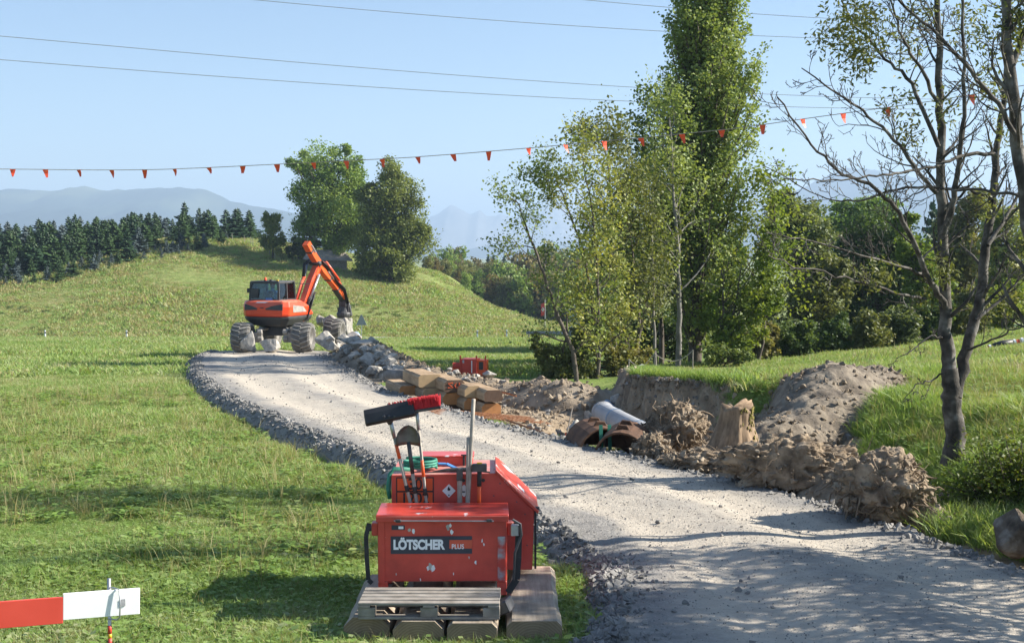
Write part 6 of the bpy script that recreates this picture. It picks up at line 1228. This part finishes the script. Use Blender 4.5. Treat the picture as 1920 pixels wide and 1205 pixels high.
for px in [24, 85, 147, 209, 271, 327, 391, 455, 519, 587, 649, 716, 783, 849, 916, 991, 1060, 1133, 1201, 1278, 1353, 1430, 1505, 1581, 1663, 1821, 1903]:
    q = lp(px); hw = rg_.uniform(.06, .075); hgt = rg_.uniform(.13, .2); tw = rg_.uniform(-.7, .7); tx_ = Vector((math.cos(tw), math.sin(tw), .05)); tip = q + Vector((rg_.uniform(.0, .07), rg_.uniform(-.04, .04), -hgt)); n_ = Vector((-math.sin(tw), math.cos(tw), 0)) * .003
    a, b = q - tx_ * hw, q + tx_ * hw; c1, c2 = tip - tx_ * hw * rg_.uniform(0, .6), tip + tx_ * hw * .25; m1, m2 = (a + c1) / 2 + n_ * 6, (b + c2) / 2 + n_ * 5
    vs_ = [a, b, m2, c2, c1, m1]; mb = MB(); mb.add(vs_ + [v + n_ for v in vs_], [(0, 1, 2, 5), (5, 2, 3, 4), (11, 8, 7, 6), (10, 9, 8, 11), (0, 6, 7, 1), (4, 3, 9, 10)]); mb.build('pennant', M['flag'], bl_)
for i, (pts, lab) in enumerate([([(-80, 61), (0, 68), (400, 103), (800, 137), (1240, 168), (1500, 178), (1960, 188)], 'upper of the two long power lines on the left'), ([(-80, 106), (0, 112), (400, 142), (800, 170), (1200, 193), (1500, 199), (2000, 205)], 'lower of the two long power lines on the left'), ([(400, -8), (470, 0), (800, 28), (1250, 60), (1500, 70), (2000, 78)], 'power line leaving the top edge left of the poplar'), ([(1000, -10), (1085, 0), (1260, 14), (1500, 32), (2000, 50)], 'highest power line, leaving the top edge near the poplar')]):
    w3 = [P(px, py, 88 + 22 * (px / 1920)) for px, py in pts]; xs_ = [p[0] for p in pts]; ts = np.linspace(xs_[0], xs_[-1], 50); c0_ = w3[2]
    cf = np.polyfit(xs_, [p[1] for p in pts], 3); o_ = MB().tube([P(t, float(np.polyval(cf, t)), 88 + 22 * (t / 1920)) - c0_ for t in ts], .022, 5).build('power_line', M['wire'], None, smooth=True); o_.location = c0_; tag(o_, lab, 'power line', 'power lines')
# ================================================================ ground cover, gravel (uncountable stuff)
SRC = bpy.data.collections.new('scatter_sources')
def src(name, V, Q, mt, smooth=False):
    c = bpy.data.collections.new(name); SRC.children.link(c); return c
def scatter(name, pts, rotz, scl, meshes, rotxy=None, scl3=None):
    col = bpy.data.collections.new(name + '_source')
    for i, me in enumerate(meshes): o = bpy.data.objects.new('%s_piece_%02d' % (name, i), me); col.objects.link(o)
    n = len(pts); me = bpy.data.meshes.new(name); me.vertices.add(n); me.vertices.foreach_set('co', np.asarray(pts, np.float32).ravel())
    rot = np.zeros((n, 3)); rot[:, 2] = rotz
    if rotxy is not None: rot[:, :2] = rotxy
    s3 = np.repeat(np.asarray(scl)[:, None], 3, 1) if scl3 is None else scl3
    attr(me, 'rot', rot, 'FLOAT_VECTOR', 'vector'); attr(me, 'scl', s3, 'FLOAT_VECTOR', 'vector')
    a = me.attributes.new('idx', 'INT', 'POINT'); a.data.foreach_set('value', np.random.default_rng(n).integers(0, len(meshes), n).astype(np.int32))
    o = link(name, me); ng = bpy.data.node_groups.new(name, 'GeometryNodeTree'); ng.interface.new_socket('Geometry', in_out='INPUT', socket_type='NodeSocketGeometry'); ng.interface.new_socket('Geometry', in_out='OUTPUT', socket_type='NodeSocketGeometry')
    gi = ng.nodes.new('NodeGroupInput'); go = ng.nodes.new('NodeGroupOutput'); ip = ng.nodes.new('GeometryNodeInstanceOnPoints'); ci = ng.nodes.new('GeometryNodeCollectionInfo'); ci.inputs['Collection'].default_value = col; ci.inputs['Separate Children'].default_value = True; ci.inputs['Reset Children'].default_value = True
    ip.inputs['Pick Instance'].default_value = True
    for nm, ty, so_ in (('rot', 'FLOAT_VECTOR', 'Rotation'), ('scl', 'FLOAT_VECTOR', 'Scale'), ('idx', 'INT', 'Instance Index')):
        na = ng.nodes.new('GeometryNodeInputNamedAttribute'); na.data_type = ty; na.inputs['Name'].default_value = nm; ng.links.new(na.outputs['Attribute'], ip.inputs[so_])
    ng.links.new(gi.outputs[0], ip.inputs['Points']); ng.links.new(ci.outputs[0], ip.inputs['Instance']); ng.links.new(ip.outputs[0], go.inputs[0])
    md = o.modifiers.new('scatter', 'NODES'); md.node_group = ng; return tag(o, kind='stuff')
def tuft(seed, nb, rad, h, wd, mt, lean=.45, broad=0):
    rg = np.random.default_rng(seed); V = []; Q = []
    for i in range(nb):
        a = rg.uniform(0, 6.28); r = rad * rg.random() ** .5; p = np.array([math.cos(a) * r, math.sin(a) * r, -.01]); hh = h * rg.uniform(.45, 1.2); d = np.array([rg.normal(0, lean), rg.normal(0, lean), 1.0]); d /= np.linalg.norm(d); e = rg.uniform(0, 6.28); sd = np.array([math.cos(e), math.sin(e), 0]) * wd * rg.uniform(.6, 1.3); b = len(V)
        m = p + d * hh * .55; t = p + d * hh + np.array([d[0], d[1], -.25]) * hh * .4
        V += [p - sd * .6, p + sd * .6, m + sd * .8, m - sd * .8, t + sd * .12, t - sd * .12]; Q += [(b, b + 1, b + 2, b + 3), (b + 3, b + 2, b + 4, b + 5)]
    for i in range(broad):
        a = rg.uniform(0, 6.28); r = rad * rg.random() ** .5; c = np.array([math.cos(a) * r, math.sin(a) * r, h * rg.uniform(.3, .75)]); e = rg.uniform(0, 6.28); u = np.array([math.cos(e), math.sin(e), rg.uniform(-.3, .3)]); v = np.array([-math.sin(e), math.cos(e), rg.uniform(-.3, .3)]); s = rg.uniform(.018, .035); b = len(V); V += [c - u * s, c + v * s * .6, c + u * s, c - v * s * .6]; Q += [(b, b + 1, b + 2, b + 3)]
    return np_mesh('tuft', np.array(V), np.array(Q), M[mt])
rg = np.random.default_rng(2024)
def field_pts(n, y0, y1, x0, x1, pw=1.0):
    y = y0 + (y1 - y0) * rg.random(n) ** pw; a0, a1 = (x0 - CX) / F, (x1 - CX) / F; x = y * (a0 + (a1 - a0) * rg.random(n)); return x, y
def onroad(x, y, pad=0.0): t = (x - xl(y)) / (xr(y) - xl(y)); return (t > -.10 - pad) & (t < 1.06 + pad) & (y < 54.3)
def keep(x, y, th=.3):
    d = dirtmask(x, y) + .25 * fbm(x * 1.3, y * 1.3, 5, 3); k = (d < th) & ~onroad(x, y); k &= ~((x > -1.43) & (x < .42) & (y > 10.6) & (y < 13.0)); return k
T_near = [tuft(i, 46, .11, .10, .0028, 'grass', .55, 2) for i in range(5)] + [tuft(9, 34, .12, .09, .0035, 'grass_lush', .6, 9), tuft(10, 30, .12, .11, .0026, 'grass_dry', .6, 0)]
T_mid = [tuft(20 + i, 34, .19, .12, .0065, 'grass', .5, 0) for i in range(4)] + [tuft(29, 26, .2, .13, .006, 'grass_dry', .5)]
T_far = [tuft(40 + i, 26, .42, .22, .022, 'grass', .5) for i in range(3)] + [tuft(49, 22, .42, .26, .02, 'grass_dry', .5)]
T_hill = [tuft(60 + i, 22, .7, .34, .05, 'grass', .5) for i in range(2)] + [tuft(67 + i, 20, .7, .36, .045, 'grass_dry', .5) for i in range(2)]
T_bank = [tuft(80 + i, 30, .14, .20, .006, 'grass_lush', .45) for i in range(3)] + [tuft(88, 26, .14, .22, .006, 'grass', .5)]
def put(name, x, y, ts, s0, s1, patch=None):
    z = zt(x, y); k = rg.uniform(s0, s1, len(x)); 
    if patch is not None: k = k * (1 + .7 * fbm(x * patch, y * patch, 13, 3))
    k = np.clip(k, .35 * s0, 2 * s1); scatter(name, np.stack([x, y, z], 1), rg.uniform(0, 6.28, len(x)), k, ts, np.stack([rg.normal(0, .08, len(x))] * 2, 1))
x, y = field_pts(36000, 8.6, 20, -60, 1200, .75); k = keep(x, y, .45) & (x < xl(y) + .6); put('near_grass', x[k], y[k], T_near, .75, 1.3, .5)
x, y = field_pts(42000, 18, 44, -60, 1000, .8); k = keep(x, y) & (x < xl(y) + .6); put('field_grass', x[k], y[k], T_mid, .6, 1.1, .25)
x, y = field_pts(46000, 40, 112, -60, 1100, .75); k = keep(x, y) & ((x < xl(np.minimum(y, 56))) | (y > 55) | (x > xr(y) + 3)); put('far_field_grass', x[k], y[k], T_far, .55, 1.05, .12)
x, y = field_pts(42000, 117, 205, -60, 1060, .9); put('hill_grass', x, y, T_hill, .45, 1.0, .08)
x, y = field_pts(30000, 12.5, 27, 1180, 2000, .8); k = keep(x, y, .4) & (x > xr(y) + .3) & ((x > xm(y) - .9) | (y < 15.6)); 
hp = np.hypot((x - np.interp(y, [20.2, 27.6], [3.9, 8.6])), 0) < np.interp(y, [19, 20.2, 24, 27.6, 28.2], [-1, .8, 1.2, .6, -1]); k &= ~hp; put('bank_grass', x[k], y[k], T_bank, .6, 1.25, .6)
x, y = field_pts(46000, 26, 60, 1150, 2000, .7); k = keep(x, y) & (x > xm(y) + .05); put('meadow_grass', x[k], y[k], T_mid, .8, 1.6, .4)
x, y = field_pts(1500, 118, 190, -40, 1030, .9); W_ = [tuft(95 + i, 40, .45, .4, .05, 'leaf_olive' if i else 'leaf_dark', .6) for i in range(2)]; k = fbm(x * .06, y * .06, 77, 3) > .05; put('hill_weeds', x[k], y[k], W_, .35, 1.0)
W2 = [tuft(120 + i, 12, .09, .30, .0022, 'grass_dry', .35) for i in range(2)] + [tuft(125 + i, 6, .10, .13, .004, 'grass_lush', .7, 26) for i in range(3)]
x, y = field_pts(5200, 9, 34, -60, 1100, .8); k = keep(x, y) & (x < xl(y) + .3) & (fbm(x * .35, y * .35, 99, 3) > .0); put('field_weeds', x[k], y[k], W2, .8, 1.9)
x, y = field_pts(3500, 13, 27, 1250, 2000, .8); k = keep(x, y, .4) & (x > xm(y) - .4) & ~(np.abs(x - np.interp(y, [20.2, 27.6], [3.9, 8.6])) < 1.1); put('bank_weeds', x[k], y[k], W2, .9, 2.0)
# a fringe of long grass along the lip of the cut bank, on the road edge and round the mats
yy_ = rg.uniform(26.8, 33, 900); xx_ = xm(yy_) + .22 + rg.uniform(0, .5, 900); put('cut_lip_grass', xx_, yy_, T_bank, .7, 1.3)
yy_ = rg.uniform(21.5, 27, 900); xx_ = xr(yy_) + rg.uniform(.1, .75, 900); put('road_edge_grass', xx_, yy_, T_near, .9, 1.7)
x = np.r_[rg.uniform(-1.65, .45, 900), rg.uniform(.42, .75, 500)]; y = np.r_[rg.uniform(10.15, 10.66, 900), rg.uniform(10.6, 13.4, 500)]; put('mat_edge_grass', x, y, T_near, 1.0, 2.0)
# gravel
def pebble(seed, mt='pebble'):
    r_ = random.Random(seed); bm = bmesh.new()
    for _ in range(10): bm.verts.new(Vector((r_.gauss(0, 1), r_.gauss(0, 1), r_.gauss(0, .8))).normalized() * r_.uniform(.8, 1.1))
    h = bmesh.ops.convex_hull(bm, input=bm.verts); bmesh.ops.delete(bm, geom=[g for g in h['geom_interior'] if isinstance(g, bmesh.types.BMVert)], context='VERTS'); bmesh.ops.triangulate(bm, faces=bm.faces); me = bpy.data.meshes.new('pebble'); bm.to_mesh(me); bm.free(); me.materials.append(M[mt]); return me
PB = [pebble(i) for i in range(6)]; CL = [pebble(20 + i, 'soil') for i in range(5)]
from mathutils.bvhtree import BVHTree
rverts = np.stack([XX, YY, ZZ], -1).reshape(-1, 3); RT = BVHTree.FromPolygons([tuple(v) for v in rverts], [tuple(q) for q in grid_faces(len(rt), len(ry))])
def zonroad(x, y):
    z = []
    for a, b in zip(x, y): h = RT.ray_cast(Vector((a, b, 5)), Vector((0, 0, -1))); z.append(h[0].z if h[0] is not None else -99)
    return np.maximum(np.array(z), zt(x, y))
def stones(name, n, y0, y1, tf, s0, s1, pw, sink=.3, meshes=PB):
    y = y0 + (y1 - y0) * rg.random(n) ** pw; t = tf(n); x = xl(y) + t * (xr(y) - xl(y)); z = zonroad(x, y); s = s0 + (s1 - s0) * rg.random(n) ** 3
    s3 = s[:, None] * rg.uniform(.6, 1.2, (n, 3)); scatter(name, np.stack([x, y, z + s * (1 - sink) * .4], 1), rg.uniform(0, 6.28, n), s, meshes, rg.uniform(-3, 3, (n, 2)), s3)
stones('shoulder_gravel', 15000, 9, 54, lambda n: np.abs(rg.normal(0, .055, n)) * -1 + .03, .012, .055, 1.1)
stones('near_gravel', 16000, 8.5, 26, lambda n: rg.uniform(0, 1, n), .004, .013, 1.0)
stones('loose_stones', 900, 9, 52, lambda n: rg.uniform(0, 1, n), .01, .04, 1.0)
stones('edge_gravel', 5500, 10, 50, lambda n: 1.0 + rg.normal(0, .04, n), .01, .055, 1.0)
stones('near_edge_cobbles', 1600, 9.6, 13.6, lambda n: rg.normal(-.02, .05, n), .01, .035, 1.0)
# clods on the earth bank and in the trench
EB = bpy.data.objects['earth_bank'].data; ev = np.array([v.co for v in EB.vertices]); en = ev[rg.integers(0, len(ev), 5200)] + rg.normal(0, .06, (5200, 3)) * [1, 1, .3]; s = .02 + .10 * rg.random(5200) ** 4
scatter('earth_clods', en, rg.uniform(0, 6.28, 5200), s, CL, rg.uniform(-3, 3, (5200, 2)))
EH = bpy.data.objects['earth_heap'].data; ev = np.array([v.co for v in EH.vertices]); en = ev[rg.integers(0, len(ev), 3000)] + rg.normal(0, .05, (3000, 3)) * [1, 1, .2]; s = .006 + .07 * rg.random(3000) ** 6
n = 1500; y = rg.uniform(26.8, 30.2, n); x = xm(y) + rg.uniform(-.45, .3, n); s2 = .01 + .06 * rg.random(n) ** 4; scatter('cut_bank_clods', np.stack([x, y, zt(x, y)], 1), rg.uniform(0, 6.28, n), s2, CL + PB[:2], rg.uniform(-3, 3, (n, 2)))
SR = bpy.data.objects['spoil_ridge'].data; ev2 = [np.array([v.co for v in SR.vertices])]
for o_ in C.objects:
    if o_.get('category') in ('root plate', 'root tangle'):
        for ch in o_.children:
            if ch.name.startswith('soil_core'): vv = np.array([v.co for v in ch.data.vertices]); ev2.append(vv[::9] + np.array(o_.location))
ev2 = np.concatenate(ev2); e2 = ev2[rg.integers(0, len(ev2), 6500)] + rg.normal(0, .03, (6500, 3)) * [1, 1, .6]; scatter('ridge_clods', e2, rg.uniform(0, 6.28, 6500), .006 + .065 * rg.random(6500) ** 4, CL, rg.uniform(-3, 3, (6500, 2)))
scatter('heap_clods', en, rg.uniform(0, 6.28, 3000), s, CL, rg.uniform(-3, 3, (3000, 2)))
n = 5200; y = rg.uniform(15.5, 32, n); d = rg.uniform(0, 1, n); x = xr(y) + .2 + d * np.maximum(xm(y) - xr(y), .3); s = .015 + .10 * rg.random(n) ** 4; scatter('trench_clods', np.stack([x, y, zt(x, y)], 1), rg.uniform(0, 6.28, n), s, CL + PB[:1], rg.uniform(-3, 3, (n, 2)))
